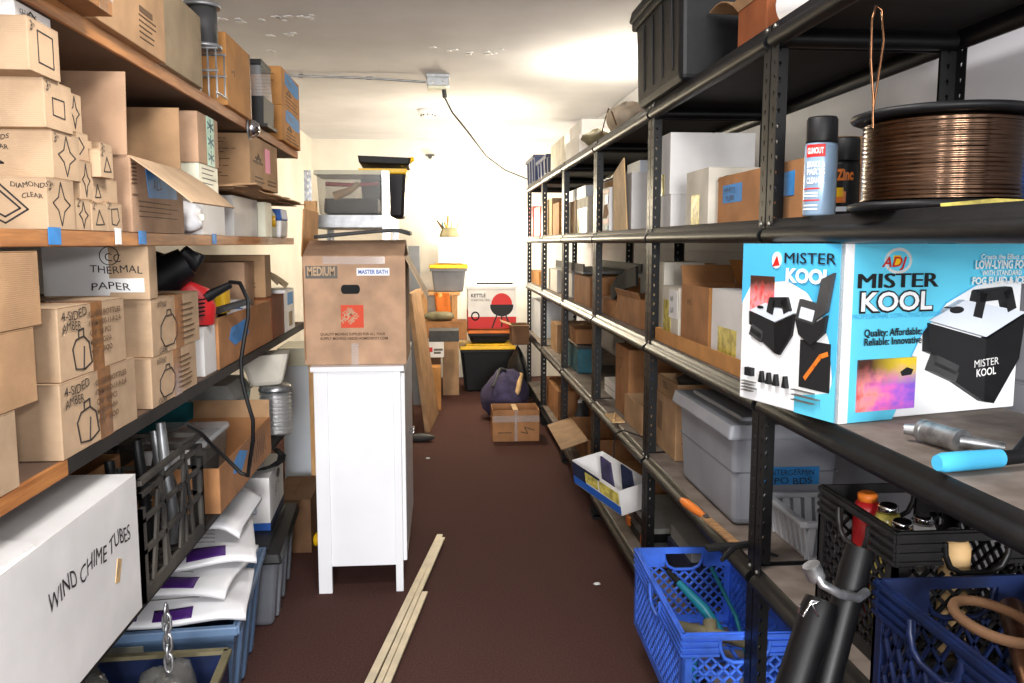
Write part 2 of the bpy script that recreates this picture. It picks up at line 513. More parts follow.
T(MB().tube(pts, .008, 8).tube([pts[1] + Vector((-.01, 0, 0)), pts[1] + Vector((.02, 0, 0))], .014, 8).tube([pts[2] - Vector((.02, 0, 0)), pts[2] + Vector((.02, 0, 0))], .012, 8).build('conduit_pipe', 'steelgrey'), 'thin grey conduit running across the ceiling to the outlet', 'conduit')
pts = [(c.x + .04, c.y - .02, ZC - .098), (c.x + .045, c.y - .02, ZC - .15)]
for px, py, Y in ((452, 112, 6.0), (468, 132, 6.2), (486, 156, 6.7), (505, 170, 7.2), (527, 179, 7.7)): pts.append(at(px, py, Y=Y))
T(MB().tube(pts, .006, 8).tube([pts[0], pts[1]], .016, 10).build('extension_cord', 'darkgrey'), 'dark cord drooping from the ceiling outlet to the right shelving', 'cord')
c = at(428, 112, Z=ZC - .02)
o = T(MB().lathe([(.09, 0), (.09, -.02), (.082, -.034), (.06, -.04), (.055, -.062), (.03, -.07)][::-1], 28).build('smoke_detector', 'whitepaint', None, (c.x, c.y, ZC)), 'round white smoke detector on the ceiling', 'smoke detector')
for i in range(10):
    an = i * .628; mb = MB(); mb.box(-.006, .006, -.004, .004, -.055, -.045); 
    for v in range(len(mb.v) - 12, len(mb.v)):
        x, y, z = mb.v[v]; y -= .062; mb.v[v] = (x * math.cos(an) - y * math.sin(an), x * math.sin(an) + y * math.cos(an), z)
    mb.build('vent_slot', 'darkgrey', o)
c = at(430, 157, Y=YB)
o = T(MB().box(-.05, .05, -.05, -.0005, .01, .025).taper(.03, .03, .05, .04, -.02, .0095, 0, 0, -.026).build('wall_hook', 'darkgrey', None, (c.x, YB, c.z)), 'small dark fixture high on the back wall', 'fixture')

# ================================================================= BLACK METAL SHELVING (right)
XS, DEP, BAY, YS0 = .82, .48, 1.22, .9
LV = [2.06, 1.58, 1.14, .67, .17]


def angle_post(h, sx, sy):
    """L-section post with keyhole slots; flanges along local -sx / -sy"""
    mb = MB(); pitch = .0381; n = int(h / pitch); fw = .042
    for fl in (0, 1):
        for i in range(n):
            z0, z1 = i * pitch, (i + 1) * pitch
            C = [(0, z0), (fw, z0), (fw, z1), (0, z1)]; cu, cz = fw * .52, (z0 + z1) / 2
            H = [(cu, cz - .009), (cu + .0025, cz - .002), (cu + .0045, cz + .004), (cu, cz + .008), (cu - .0045, cz + .004), (cu - .0025, cz - .002)]
            P = [(p[0] * -sx, 0, p[1]) if fl == 0 else (0, p[0] * -sy, p[1]) for p in C + H]
            mb.add(P, [(0, 1, 4), (1, 5, 4), (1, 6, 5), (1, 2, 6), (2, 7, 6), (2, 3, 7), (3, 8, 7), (3, 0, 8), (0, 9, 8), (0, 4, 9)])
    return mb


def beam_mb(L, ax, out):
    """step beam of length L along y (ax=1) or x (ax=0), bulging towards out"""
    prof = [(0, 0), (.010, -.001), (.012, -.018), (.018, -.024), (.026, -.030), (.030, -.040), (.028, -.050), (.020, -.057), (.008, -.060), (0, -.060)]
    mb = MB(); vs = []
    for e in (-L / 2, L / 2):
        for a, z in prof: vs.append((a * out, e, z) if ax == 1 else (e, a * out, z))
    n = len(prof)
    mb.add(vs, [(i, (i + 1) % n, n + (i + 1) % n, n + i) for i in range(n)], 0, True)
    mb.add(vs, [tuple(range(n)), tuple(range(2 * n - 1, n - 1, -1))], 0)
    return mb


LBL = ['nearest black metal shelving bay, holding the blue and white carton', 'second black shelving bay from the front, with the lidded grey tote',
       'third black shelving bay, with the white sheet and tall brown box', 'fourth black shelving bay, holding the teal file case',
       'fifth black shelving bay, with white cartons on its middle shelf', 'farthest black shelving bay beside the bright back wall']


def make_bay():
    t = empty('metal_shelving', (XS + DEP / 2, YS0 + BAY / 2, 0))
    hx, hy = DEP / 2, BAY / 2 - .004
    for sx in (-1, 1):
        for sy in (-1, 1):
            rv = angle_post(2.06, sx, sy)
            for z in LV:
                for dz in (-.012, -.048):
                    rv.lathe([(.0055, 0), (.0045, .003), (.002, .0042)], 8, (0, 0, 0), 1)
                    for i in range(len(rv.v) - 24, len(rv.v)):
                        x, y, q = rv.v[i]; rv.v[i] = (sx * (q + .001), y - sy * .022, x + z + dz)
            p = rv.build('post', ['blackmetal', 'rivet'], t, (sx * hx, sy * hy, 0), solid=.002)
            MB().box(-.002, .046, -.002, .046, 0, .012).build('foot', 'blackplastic', p, rot=(0, 0, {(-1, -1): 0, (1, -1): R(90), (1, 1): R(180), (-1, 1): R(270)}[(sx, sy)]))
    for z in LV:
        for sx in (-1, 1): beam_mb(BAY - .03, 1, sx).build('beam', 'blackmetal', t, (sx * (hx - .012), 0, z - .0004))
        for sy in (-1, 1): beam_mb(DEP - .03, 0, -sy).build('cross_beam', 'blackmetal', t, (0, sy * (hy - .006), z - .0004))
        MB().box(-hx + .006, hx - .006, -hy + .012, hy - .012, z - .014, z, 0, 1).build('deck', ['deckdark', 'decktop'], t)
    return t


bay0 = make_bay()
T(bay0, LBL[0], 'shelving unit', 'black metal shelving bays along the right wall')
for k in range(1, 6):
    b_ = copy_tree(bay0); b_.location.y += BAY * k
    T(b_, LBL[k], 'shelving unit', 'black metal shelving bays along the right wall')

# ================================================================= WOODEN SHELVING (left)
t = empty('wooden_shelving', ((XL - .72) / 2, 2.4, 0)); T(t, 'long rough wooden shelving along the left wall', 'shelving unit')
ox, oy = (XL - .72) / 2, 2.4
LT, LS2, LS3, LS4 = 1.976, 1.545, 1.108, .68


def board(z, y0, y1, th, m, x1=-.72, name='shelf_board'):
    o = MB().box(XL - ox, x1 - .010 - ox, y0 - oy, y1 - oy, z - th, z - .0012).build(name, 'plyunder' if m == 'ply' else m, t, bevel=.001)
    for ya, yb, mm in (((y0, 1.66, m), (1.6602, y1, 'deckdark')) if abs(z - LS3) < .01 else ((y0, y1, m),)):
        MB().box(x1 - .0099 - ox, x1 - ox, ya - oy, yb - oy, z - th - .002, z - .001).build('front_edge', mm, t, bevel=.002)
    return o


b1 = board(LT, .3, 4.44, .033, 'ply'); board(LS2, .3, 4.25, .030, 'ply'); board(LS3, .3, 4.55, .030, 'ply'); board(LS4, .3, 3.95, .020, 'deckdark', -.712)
for Y, x1, top in ((4.62, -.66, 1.74), (.6, -.75, LT - .033)):
    MB().box(x1 - .06 - ox, x1 - ox, Y - .035 - oy, Y + .035 - oy, 0, top).build('post', 'pine', t, bevel=.002)
for Y in (.75, ):
    for z in (LT - .0345, LS2 - .0315, LS3 - .0315):
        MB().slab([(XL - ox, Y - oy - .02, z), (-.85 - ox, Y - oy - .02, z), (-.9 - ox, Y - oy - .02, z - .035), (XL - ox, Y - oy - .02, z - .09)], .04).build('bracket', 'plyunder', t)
for px, w in ((54, .05), (142, .05), (214, .045)):
    p = at(px, 236, X=-.72)
    o = MB().box(0, .0016, -w / 2, w / 2, -.028, .004).build('label_tape', 'tapeblue', t, (-.7194 - ox, p.y - oy, LS2))
    DIM[o.name] = (.003, w, .03)
p = at(117, 238, X=-.72)
MB().box(0, .003, -.015, .015, -.03, .006).build('price_tag', 'paper', t, (-.7185 - ox, p.y - oy, LS2 + .002))
# dome push light under the top board
p = at(254, 134, X=-.70)
o = T(MB().lathe([(.002, -.042), (.02, -.038), (.034, -.018), (.036, -.001)], 24).build('puck_light', 'chrome', None, (-.7188, p.y, LT - .030), (0, R(-90), 0)), 'shiny domed puck light under the edge of the top wooden shelf', 'light')
MB().lathe([(.040, -.005), (.040, -.001)], 24).build('rim', 'steelgrey', o)

# ================================================================= LIGHTS
def light(kind, name, loc, energy, col=(1, 1, 1), size=.1, aim=None, **k):
    l = bpy.data.lights.new(name, kind); l.energy = energy; l.color = col
    if kind == 'AREA': l.size = size; l.shape = k.pop('shape', 'SQUARE'); 
    elif kind in ('POINT', 'SPOT'): l.shadow_soft_size = size
    for a_, v in k.items(): setattr(l, a_, v)
    o = bpy.data.objects.new(name, l); COL.objects.link(o); o.location = loc
    if aim is not None: o.rotation_euler = (Vector(aim) - Vector(loc)).to_track_quat('-Z', 'Y').to_euler()
    return o


light('POINT', 'camera_flash', (-.03, -.02, 1.66), 30, (1, .99, .97), .04)
light('AREA', 'front_fill', (0, -5.0, 1.95), 575, (1, .99, .985), 1.6, (-.05, 4, 1.1))  # unseen fill added far behind the camera to even out near and far
light('AREA', 'overhead_fill', (0.05, 1.6, 2.62), 32, (1, .97, .94), .5, (0.05, 1.6, 0))  # added overhead fill for ambient light, no fixture belongs to it
light('SPOT', 'ceiling_wash', (0, -.1, 1.75), 75, (1, .99, 1), .1, (-.15, .15, 2.65), spot_size=2.3, spot_blend=1)  # extra upward spot added to brighten the near ceiling
light('POINT', 'bare_bulb', (1.14, 5.35, 2.50), 42, (1, .90, .70), .06)
light('POINT', 'rear_bulb', (.30, 7.3, 1.85), 66, (1, .86, .62), .08)
light('POINT', 'end_bulb', (.45, 8.95, 1.70), 58, (1, .91, .70), .08)
w = bpy.data.worlds.new('world'); SC.world = w; w.use_nodes = True
w.node_tree.nodes['Background'].inputs[0].default_value = (.9, .93, 1, 1); w.node_tree.nodes['Background'].inputs[1].default_value = .9
cam = bpy.data.cameras.new('camera'); co = bpy.data.objects.new('camera', cam); COL.objects.link(co)
cam.sensor_width = 36; cam.lens = F / 1024 * 36; cam.clip_start = .02
co.location = CAM; co.rotation_euler = (R(90) - PITCH, 0, -YAW)
SC.camera = co
SC.view_settings.view_transform = 'Standard'; SC.view_settings.look = 'None'; SC.view_settings.exposure = 0; SC.view_settings.gamma = 1; SC.view_settings.use_curve_mapping = False
_before = set(bpy.data.objects)
# ================================================================= LEFT SHELVING: TOP BOARD
G1 = 'cartons on the top wooden shelf'
o = carton('torn brown carton with clear tape overhanging the top shelf, nearest the camera', (-1.1, -.662, 1.40, 1.755, LT, LT + .27), 'kraftdark', group=G1)
patch(o, 'R', 0, .1, 1, .32, 'clearfilm', 'clear_tape'); patch(o, 'R', .8, .0, .93, 1, 'tapebrown', 'packing_tape')
o = carton('big tan carton with printed text overhanging the top wooden shelf', (-1.16, -.70, 1.765, 2.19, LT, LT + .30), 'kraft', group=G1)
draw(o, 'R', [[(.60, .30), (.78, .30)]], .014, 'printbrown', 'printed_bar'); wiggle_text(o, 'R', .58, .08, .28, .17, 5, 'printbrown', .003, seed=3)
draw(o, 'R', [[(.25, .28), (.25, .55)], [(.32, .28), (.32, .55)], [(.25, .28), (.32, .28)], [(.25, .55), (.32, .55)], [(.25, .41), (.32, .41)]], .004, 'printbrown', 'printed_symbol')
wiggle_text(o, 'R', .06, .62, .2, .12, 3, 'printblack', .004, seed=9)
o = carton('plain greyish carton beside the printed tan carton on the top shelf', (-1.14, -.705, 2.20, 2.53, LT, LT + .205), 'kraftgrey', group=G1)
# orange paper bag crumpled on it
mb = MB(); mb.blob((0, 0, .055), (.09, .11, .055), 14, 9, 5, .35)
T(mb.build('paper_bag', 'kraftorange', None, (-.82, 2.40, LT + .206)), 'crumpled orange paper bag on the greyish carton up high', 'bag')
# wire rack and spool
o = empty('wire_rack', (-.735, 2.655, LT)); T(o, 'grey wire rack standing under a grey spool on the top shelf', 'rack')
mb = MB()
for i in range(5):
    x = -.05 + i * .025; mb.tube([(x, -.05, .004), (x, -.05, .135), (x, .05, .135), (x, .05, .004)], .003, 6)
mb.tube([(-.055, -.05, .07), (.055, -.05, .07)], .004, 6).tube([(-.055, .05, .07), (.055, .05, .07)], .004, 6).tube([(-.055, -.05, .137), (.055, -.05, .137)], .004, 6).tube([(-.055, .05, .137), (.055, .05, .137)], .004, 6)
mb.tube([(.052, -.06, .004), (.052, .06, .004)], .004, 6).tube([(-.052, -.06, .004), (-.052, .06, .004)], .004, 6)
mb.build('grid', 'steelgrey', o)
o = empty('thread_spool', (-.735, 2.655, LT + .1435)); T(o, 'small grey spool with pale rims standing on the wire rack', 'spool')
MB().lathe([(.045, .01), (.045, .125)], 20).build('winding', 'darkgrey', o)
for z in (0, .122): MB().lathe([(.056, 0), (.058, .004), (.056, .011), (.02, .012)], 24, (0, 0, z)).build('flange', 'steelgrey', o)
o = carton('tall upright orange-brown carton alone on the top wooden shelf', (-1.05, -.705, 2.81, 3.15, LT, LT + .235), 'kraftorange', group=G1)
patch(o, 'R', .96, 0, 1, 1, 'tapebrown', 'packing_tape'); draw(o, 'R', [[(.2, .5), (.28, .55), (.3, .48)]], .006, 'tapebrown', 'stain')
# clear-topped container
o = empty('food_jar_case', (-.76, 3.40, LT)); o.name = 'clear_case'
T(o, 'dark-based case with clear sides between cartons on the top shelf', 'case')
MB().taper(.13, .2, .14, .22, 0, .115).build('base', 'blackplastic', o, bevel=.006)
MB().taper(.13, .2, .12, .19, .115, .235).build('clear_cover', 'clearplastic', o, bevel=.005)
MB().taper(.125, .195, .125, .195, .235, .258).build('lid', 'blackplastic', o, bevel=.005)
MB().box(.055, .08, -.1, .1, 0, .012).build('tray_edge', 'blackplastic', o)
for i, (z0, h, lb) in enumerate(((LT, .152, 'lower of two cartons with blue tape at the end of the top shelf'), (LT + .153, .165, 'upper carton with blue tape stacked at the end of the top shelf'))):
    o = carton(lb, (-1.1, -.70, 3.72, 4.17, z0, z0 + h), 'kraftorange', group=G1)
    poly(o, 'R', [(.18, .62), (.7, .5), (.95, .55), (.93, .9), (.5, .98), (.2, .95)], 'tapeblue', 'masking_tape')
    wiggle_text(o, 'R', .2, .1, .7, .2, 3, 'printbrown', .004, seed=20 + i); draw(o, 'R', [[(.25, .4), (.5, .4), (.37, .52), (.25, .4)]], .006, 'printbrown', 'printed_symbol')
    wiggle_text(o, 'F', .72, .2, .2, .6, 8, 'printbrown', .003, seed=30 + i)
    txt(o, 'R', 'FRAGILE', .3, .68, .03, 'ink', hand=.1, name='marker_writing')

# ================================================================= LEFT SHELVING: SECOND BOARD
G2 = 'small tan cartons with bevel shapes drawn on them'
STAR = [(.5, .93), (.62, .62), (.82, .5), (.6, .36), (.48, .08), (.38, .38), (.2, .52), (.4, .64), (.5, .93)]
SQ = [(.3, .82), (.78, .80), (.78, .2), (.3, .22), (.3, .82)]
DIA = [(.5, .92), (.86, .45), (.5, .1), (.18, .5), (.5, .92)]
TRI = [(.5, .75), (.8, .25), (.25, .22), (.5, .75)]
HEX = [(.3, .78), (.7, .82), (.78, .4), (.6, .22), (.3, .26), (.3, .78)]


def small(label, X, xn, xf, z0, h, shape, num='3"', ref=180, w=.34, front=None, y1=None, Y0=None, m='kraftlight'):
    p = at(xn, ref, X=X); q = at(xf, ref, X=X)
    o = carton(label, (X - w, X, Y0 or p.y + .0015, (y1 or q.y) - .0015, z0, z0 + h), m, group=G2, name='small_carton', bev=.0015)
    if shape: draw(o, 'R', [shape], .0022, 'ink')
    if num: txt(o, 'R', num, .05, .74, .024, 'ink', hand=.15, name='marker_writing')
    if front:
        draw(o, 'F', front[0], .003, 'ink')
        for s_, u, v in front[1]: txt(o, 'F', s_, u, v, .013, 'ink', hand=.12, name='marker_writing')
    return o


Z = LS2
big = [(.74, .93), (.90, .38), (.78, .12), (.60, .46), (.74, .93)]; big2 = [(.745, .78), (.86, .40), (.78, .24), (.66, .48), (.745, .78)]
small('tan carton with big diamond and DIAMONDS CLEAR on its end, lowest of the front stack', -.72, 47, 75, Z, .0955, STAR, ref=205, front=([big, big2], [('DIAMONDS', .815, .80), ('CLEAR', .87, .60)]))
small('tan carton with a tall star, second from the bottom of the front stack', -.722, 52, 80, Z + .096, .0885, STAR, ref=153, front=([[(.66, .5), (.74, .3), (.58, .28), (.66, .5)]], [('DIAMONDS', .58, .8), ('CLEAR', .66, .60)]))
small('tan carton with a small square drawn, third up in the front stack', -.718, 44, 72, Z + .185, .089, [(.28, .65), (.7, .65), (.7, .28), (.28, .3), (.28, .65)], ref=103)
small('tan carton with a large square drawn, near the top of the front stack', -.712, 28, 61, Z + .2745, .092, SQ, ref=50, y1=at(60, 60, X=-.712).y)
o = carton('white carton with scribbled name on top of the front carton stack', (-1.0, -.70, 1.46, 1.59, Z + .389, Z + .389 + .0), 'whitebox') if False else None
p0 = at(12, 20, X=-.74).y
o = carton('small white carton with scribbled writing, topmost under the upper shelf', (-1.0, -.735, p0, p0 + .14, Z + .3672, LT - .037), 'whitebox', name='small_carton')
draw(o, 'R', [[(.3, .3), (.42, .75), (.6, .3)]], .003, 'ink'); txt(o, 'R', 'SHAPES', .1, .1, .02, 'ink', hand=.1, name='marker_writing')
yB = [1.768, 1.838, 1.918, 2.008]
small('tan carton with a star, third up in the second column', -.735, 77, 92, Z + .198, .075, STAR, '', Y0=1.785, y1=1.855)
small('tan carton with a ragged open edge and star, top of the second column', -.745, 64, 79, Z + .274, .085, STAR, '2"', Y0=1.713, y1=1.783)
small('narrow tan carton with half a star, bottom of the second column', -.722, 77, 92, Z, .062, STAR, '2"', Y0=yB[0], y1=yB[1])
small('narrow tan carton with a star, second in the second column', -.725, 77, 92, Z + .063, .078, STAR, '', Y0=1.802, y1=1.862, w=.3)
small('narrow tan carton with a star point, above two in the second column', -.728, 77, 92, Z + .142, .055, [(.2, .8), (.6, .5), (.2, .2)], '', Y0=1.804, y1=1.862, w=.3)
small('tan carton with a small triangle, bottom of the third column', -.72, 0, 0, Z, .058, TRI, '2"', Y0=yB[1], y1=yB[2])
small('tan carton with a faded triangle, second in the third column', -.726, 0, 0, Z + .059, .052, TRI, '', Y0=1.864, y1=yB[2])
small('pale carton tipped forward with a triangle, top of the third column', -.708, 0, 0, Z + .112, .058, TRI, '2"', Y0=1.866, y1=yB[2] + .02, w=.3)
small('pale plain carton lying on the tipped one in the third column', -.74, 0, 0, Z + .171, .018, None, '', Y0=1.866, y1=yB[2] - .006, m='kraftlight')
small('tan carton with a rounded square, bottom of the fourth column', -.72, 0, 0, Z, .062, HEX, '2"', Y0=yB[2], y1=yB[3])
small('tan carton with a shadowed lip, second in the fourth column', -.728, 0, 0, Z + .063, .05, None, '', Y0=yB[2], y1=yB[3])
small('tan carton numbered two, top of the fourth column', -.735, 0, 0, Z + .114, .078, None, '2"', Y0=yB[2] + .022, y1=yB[3])

# open carton with flaps
o = carton('open brown carton with flaps spread and blue tape on the second wooden shelf', (-1.12, -.722, 2.0, 2.39, Z, Z + .178), 'kraftpink', opened=True)
flap(o, 'F', .19, -4, 'kraftpink'); flap(o, 'K', .17, 2, 'kraft'); flap(o, 'R', .175, 128, 'kraftlight', warp=-.006); flap(o, 'L', .15, 20, 'kraftpink')
poly(o, 'R', [(.30, .48), (.86, .52), (.80, .92), (.25, .96)], 'tapeblue', 'masking_tape'); txt(o, 'R', 'ALL', .38, .6, .04, 'ink', rot=4, hand=.06, name='marker_writing')
wiggle_text(o, 'R', .12, .22, .75, .2, 4, 'printbrown', .0025, seed=5); draw(o, 'R', [[(.02, y), (.09, y)] for y in (.9, .85, .8, .75, .7, .65, .5)], .003, 'printbrown', 'text_print')
# crumpled white packaging
mb = MB(); mb.blob((0, 0, .045), (.11, .07, .045), 18, 10, 3, .3)
T(mb.build('plastic_wrap', 'plasticbag', None, (-.80, 2.50, Z)), 'crumpled white plastic wrapping on the shelf by the open carton flap', 'wrapping')
o = carton('small brown carton with tropical green tape standing on two others', (-1.0, -.722, 2.555, 2.78, Z + .215, Z + .365), 'kraftpink', name='small_carton')
patch(o, 'R', .42, 0, .78, 1, 'tapegreen', 'decorative_tape')
for v in (.18, .5, .82): draw(o, 'R', [[(.6, v - .13), (.6, v + .13)], [(.47, v - .06), (.73, v + .06)], [(.47, v + .06), (.73, v - .06)]], .006, 'teal', 'tape_motif')
o = carton('cream notice carton with small print under the green taped box', (-.98, -.724, 2.56, 2.77, Z + .125, Z + .2145), 'ivory', name='small_carton'); wiggle_text(o, 'R', .15, .2, .7, .65, 5, 'printgrey', .003, seed=8)
o = carton('white carton at the bottom under the cream notice carton', (-1.0, -.73, 2.60, 2.86, Z, Z + .1245), 'whitebox', name='small_carton')
o = carton('flat beige carton upright behind the open flaps of the brown carton', (-1.25, -1.0, 2.43, 2.46, Z, Z + .235), 'kraftgrey', name='small_carton')
MB()
# big text carton on the white box
o = carton('cream-white carton carrying the flattened cardboard on the second shelf', (-1.05, -.765, 3.12, 3.52, Z, Z + .150), 'whitebox')
o = carton('yellow-cream upright carton beside the white one on the second shelf', (-1.0, -.735, 3.53, 3.66, Z, Z + .145), 'ivory', name='small_carton')
mb = MB(); mb.lathe([(.034, 0), (.036, .01), (.036, .10), (.02, .125), (.016, .128), (.016, .148)], 16)
o = T(mb.build('cleaner_bottle', 'ivory', None, (-.772, 3.74, Z)), 'pale bottle with yellow label on the second wooden shelf', 'bottle')
MB().lathe([(.037, .045), (.037, .095)], 16).build('label', 'yellow', o)
o = empty('storage_jar', (-.775, 3.88, Z)); T(o, 'white and grey tub with blue lid near the shelf end', 'tub')
MB().taper(.10, .16, .11, .17, 0, .075).build('body', 'whitebox', o, bevel=.01); MB().taper(.112, .172, .10, .16, .0755, .128).build('lid', 'blue', o, bevel=.01)
mb = MB()   # flattened cardboard with ragged edge
def fc(z, sd, x1, y0, y1):
    rr = random.Random(sd); e = [(x1 + rr.uniform(-.02, .02)) for _ in range(13)]
    mb.surf(lambda u, v: (-.98 + (e[int(v * 12 + .5)] + .98) * u, y0 + (y1 - y0) * v, z + .004 * math.sin(v * 9 + sd) + .010 * u * math.sin(v * 4 + sd)), 4, 12, .005, 0, False)
fc(Z + .163, 1, -.70, 2.92, 4.02); fc(Z + .172, 2, -.665, 2.98, 4.16); fc(Z + .181, 4, -.72, 3.0, 4.10)
T(mb.build('flattened_cardboard', 'kraft'), 'flattened ragged cardboard sheets lying on the white carton', 'cardboard')
o = carton('printed brown carton with a pink sticker under the top shelf', (-1.13, -.728, 3.25, 3.78, Z + .195, Z + .195 + .196), 'kraft', seam='x')
o.data.materials[0] = M['kraftpink'] if False else M['kraft']
wiggle_text(o, 'F', .30, .18, .62, .72, 12, 'printbrown', .003, seed=11, rag=.5)
patch(o, 'R', .52, .36, .70, .86, 'pink', 'sticker'); draw(o, 'R', [[(.12, .5), (.42, .5)], [(.18, .58), (.36, .58)], [(.2, .5), (.28, .66), (.36, .5)]], .008, 'printbrown', 'printed_symbol')
draw(o, 'R', [[(.15, .12), (.45, .12)], [(.6, .12), (.9, .12)], [(.15, .2), (.4, .2)], [(.6, .2), (.88, .2)]], .005, 'printbrown', 'text_print')

# ================================================================= LEFT SHELVING: THIRD BOARD
Z = LS3
G3 = 'brown cartons stacked at the near left edge'
for i, (lb, xf) in enumerate((('plain brown carton at the bottom of the nearest left stack', 13), ('plain brown carton in the middle of the nearest left stack', 33), ('plain brown carton on top of the nearest left stack', 38))):
    y1 = at(xf, 380 - i * 60, X=-.72).y
    carton(lb, (-1.12, -.72, y1 - .36, y1, Z + .133 * i, Z + .133 * (i + 1) - .001), 'kraft' if i else 'kraftlight', group=G3)
BOT4 = [[(.20, .12), (.17, .40), (.22, .52), (.33, .55), (.40, .45), (.43, .15), (.32, .08), (.20, .12)], [(.26, .55), (.26, .64), (.33, .66), (.33, .56)], [(.31, .08), (.33, .4)]]
GA = 'tan bottle cartons with bottle outlines in marker'


def bottle_carton(label, b, words, shape, seed, m='kraftlight', roll=0):
    o = carton(label, b, m, group=GA)
    patch(o, 'R', .45, 0, .62, 1, 'tapebrown', 'packing_tape'); patch(o, 'T', .0, .45, 1, .62, 'tapebrown', 'packing_tape')
    draw(o, 'R', shape, .0026, 'ink', 'bottle_drawing')
    v = .80
    for s_ in words: txt(o, 'R', s_, .04 if len(words) > 1 else .1, v, .026, 'ink', rot=2, wide=.115 if len(s_) > 5 else .085, hand=.08, name='marker_writing'); v -= .15
    return o


PR = ['GLASS BOTTLES', 'ITEM: 500-11-9-2 A', 'QTY. 12 PCS', 'MADE IN CHINA', 'CT 300']
for lb, b in (('upper tan carton marked 4-SIDED AMBER with a bottle drawing', (-1.06, -.722, 1.623, 1.955, Z + .148, Z + .290)), ('lower tan carton marked 4-SIDED AMBER beneath its twin', (-1.06, -.72, 1.61, 1.998, Z, Z + .147))):
    o = bottle_carton(lb, b, ['4-SIDED', 'AMBER'], BOT4, 1)
    for i, s_ in enumerate(PR): txt(o, 'R', s_, .40, .80 - i * .135, .017, 'printbrown', wide=.17 if i < 2 else .11, bold=.02, name='text_print')
ROUND = [[(.22, .12), (.15, .30), (.16, .50), (.26, .66), (.40, .66), (.48, .48), (.48, .28), (.40, .12), (.22, .12)], [(.28, .67), (.29, .76), (.36, .76), (.37, .67)]]
for lb, b in (('lower clear-bottle carton with a round bottle outline behind the amber ones', (-1.1, -.722, 2.11, 2.49, Z, Z + .126)), ('upper clear-bottle carton with a round bottle outline under the paper carton', (-1.1, -.722, 2.13, 2.535, Z + .127, Z + .272))):
    o = bottle_carton(lb, b, [], ROUND, 2)
    txt(o, 'R', 'CLEAR', .1, .03, .022, 'ink', hand=.1, name='marker_writing'); txt(o, 'R', 'ROUND', .1, .84, .02, 'ink', hand=.1, name='marker_writing')
    wiggle_text(o, 'R', .56, .15, .3, .65, 7, 'printbrown', .003, seed=17)
xl, xr = at(43, 270, Y=2.16).x, at(148, 270, Y=2.16).x
o = carton('carton marked THERMAL PAPER with a white sheet taped on, above the bottle cartons', (xl, xr, 2.16, 2.225, Z + .273, Z + .273 + .1315), 'kraftlight', seam='x', yaw=1.5)
patch(o, 'F', .0, .08, .62, .98, 'paper', 'paper_sheet'); patch(o, 'F', .45, .14, .95, .40, 'paper', 'paper_label')
txt(o, 'F', 'CC', .58, .72, .028, 'ink', hand=.08, name='marker_writing'); draw(o, 'F', [ell(.63, .82, .09, .17, 20) + [(.72, .82)]], .002, 'ink', 'marker_ring')
txt(o, 'F', 'THERMAL', .44, .50, .026, 'ink', wide=.125, hand=.08, name='marker_writing'); txt(o, 'F', 'PAPER', .44, .19, .026, 'ink', wide=.095, hand=.08, name='marker_writing')
# support carton behind so that the paper carton's left end is carried
# electric leaf blower
z = at(180, 320, Y=2.50).z
o = empty('leaf_blower', (0, 0, 0)); T(o, 'red and black electric leaf blower resting on the cartons with its cord', 'leaf blower')
P = lambda px, py, Y: at(px - 10, py + 1, Y=Y + .235)
mb = MB(); mb.tube([P(150, 290, 2.42), P(168, 280, 2.44), P(186, 268, 2.46), P(197, 262, 2.47)], [.07, .068, .055, .05], 16)
mb.build('nozzle', 'blackplastic', o)
MB().tube([P(160, 258, 2.52), P(172, 262, 2.5)], [.03, .03], 10).build('tube_end', 'blackplastic', o)
MB().tube([P(192, 250, 2.44), P(206, 262, 2.46), P(210, 253, 2.46)], [.022, .03, .02], 10).build('switch_box', 'blackplastic', o)
mb = MB(); mb.tube([P(208, 322, 2.50), P(209, 306, 2.50), P(207, 295, 2.50), P(198, 289, 2.48), P(188, 293, 2.47), P(178, 298, 2.46), P(168, 296, 2.46)], [.05, .052, .045, .030, .024, .022, .012], 14)
mb.build('motor_housing', 'red', o)
for i in range(5):
    y = 300 + i * 4; MB().tube([P(203, y, 2.445), P(215, y - 2, 2.447)], .0028, 6).build('vent_slot', 'blackplastic', o)
MB().tube([P(214, 298, 2.48), P(224, 292, 2.50), P(240, 284, 2.54)], [.02, .015, .011], 10).build('cable_grip', 'blackplastic', o)
P = lambda px, py, Y: at(px, py, Y=Y)
cpts = [P(230, 282, 2.54), P(240, 283, 2.5), P(248, 300, 2.46), P(248, 318, 2.44), P(244, 340, 2.42), P(241, 360, 2.42), P(242, 380, 2.42), P(247, 400, 2.42), P(253, 420, 2.42), P(253, 440, 2.44), P(250, 460, 2.46), P(248, 476, 2.5), P(241, 473, 2.5), P(228, 460, 2.5), P(212, 445, 2.46), P(200, 432, 2.4), P(186, 424, 2.3)]
MB().tube(cpts, .006, 8).build('power_cord', 'blackplastic', o)
T(MB().box(-.12, .12, -.018, .018, 0, .016).build('flat_bar', 'darkgrey', None, P(224, 311, 2.90), (0, R(-8), R(62)), bevel=.003), 'dark flat bar leaning beside the red leaf blower', 'bar')
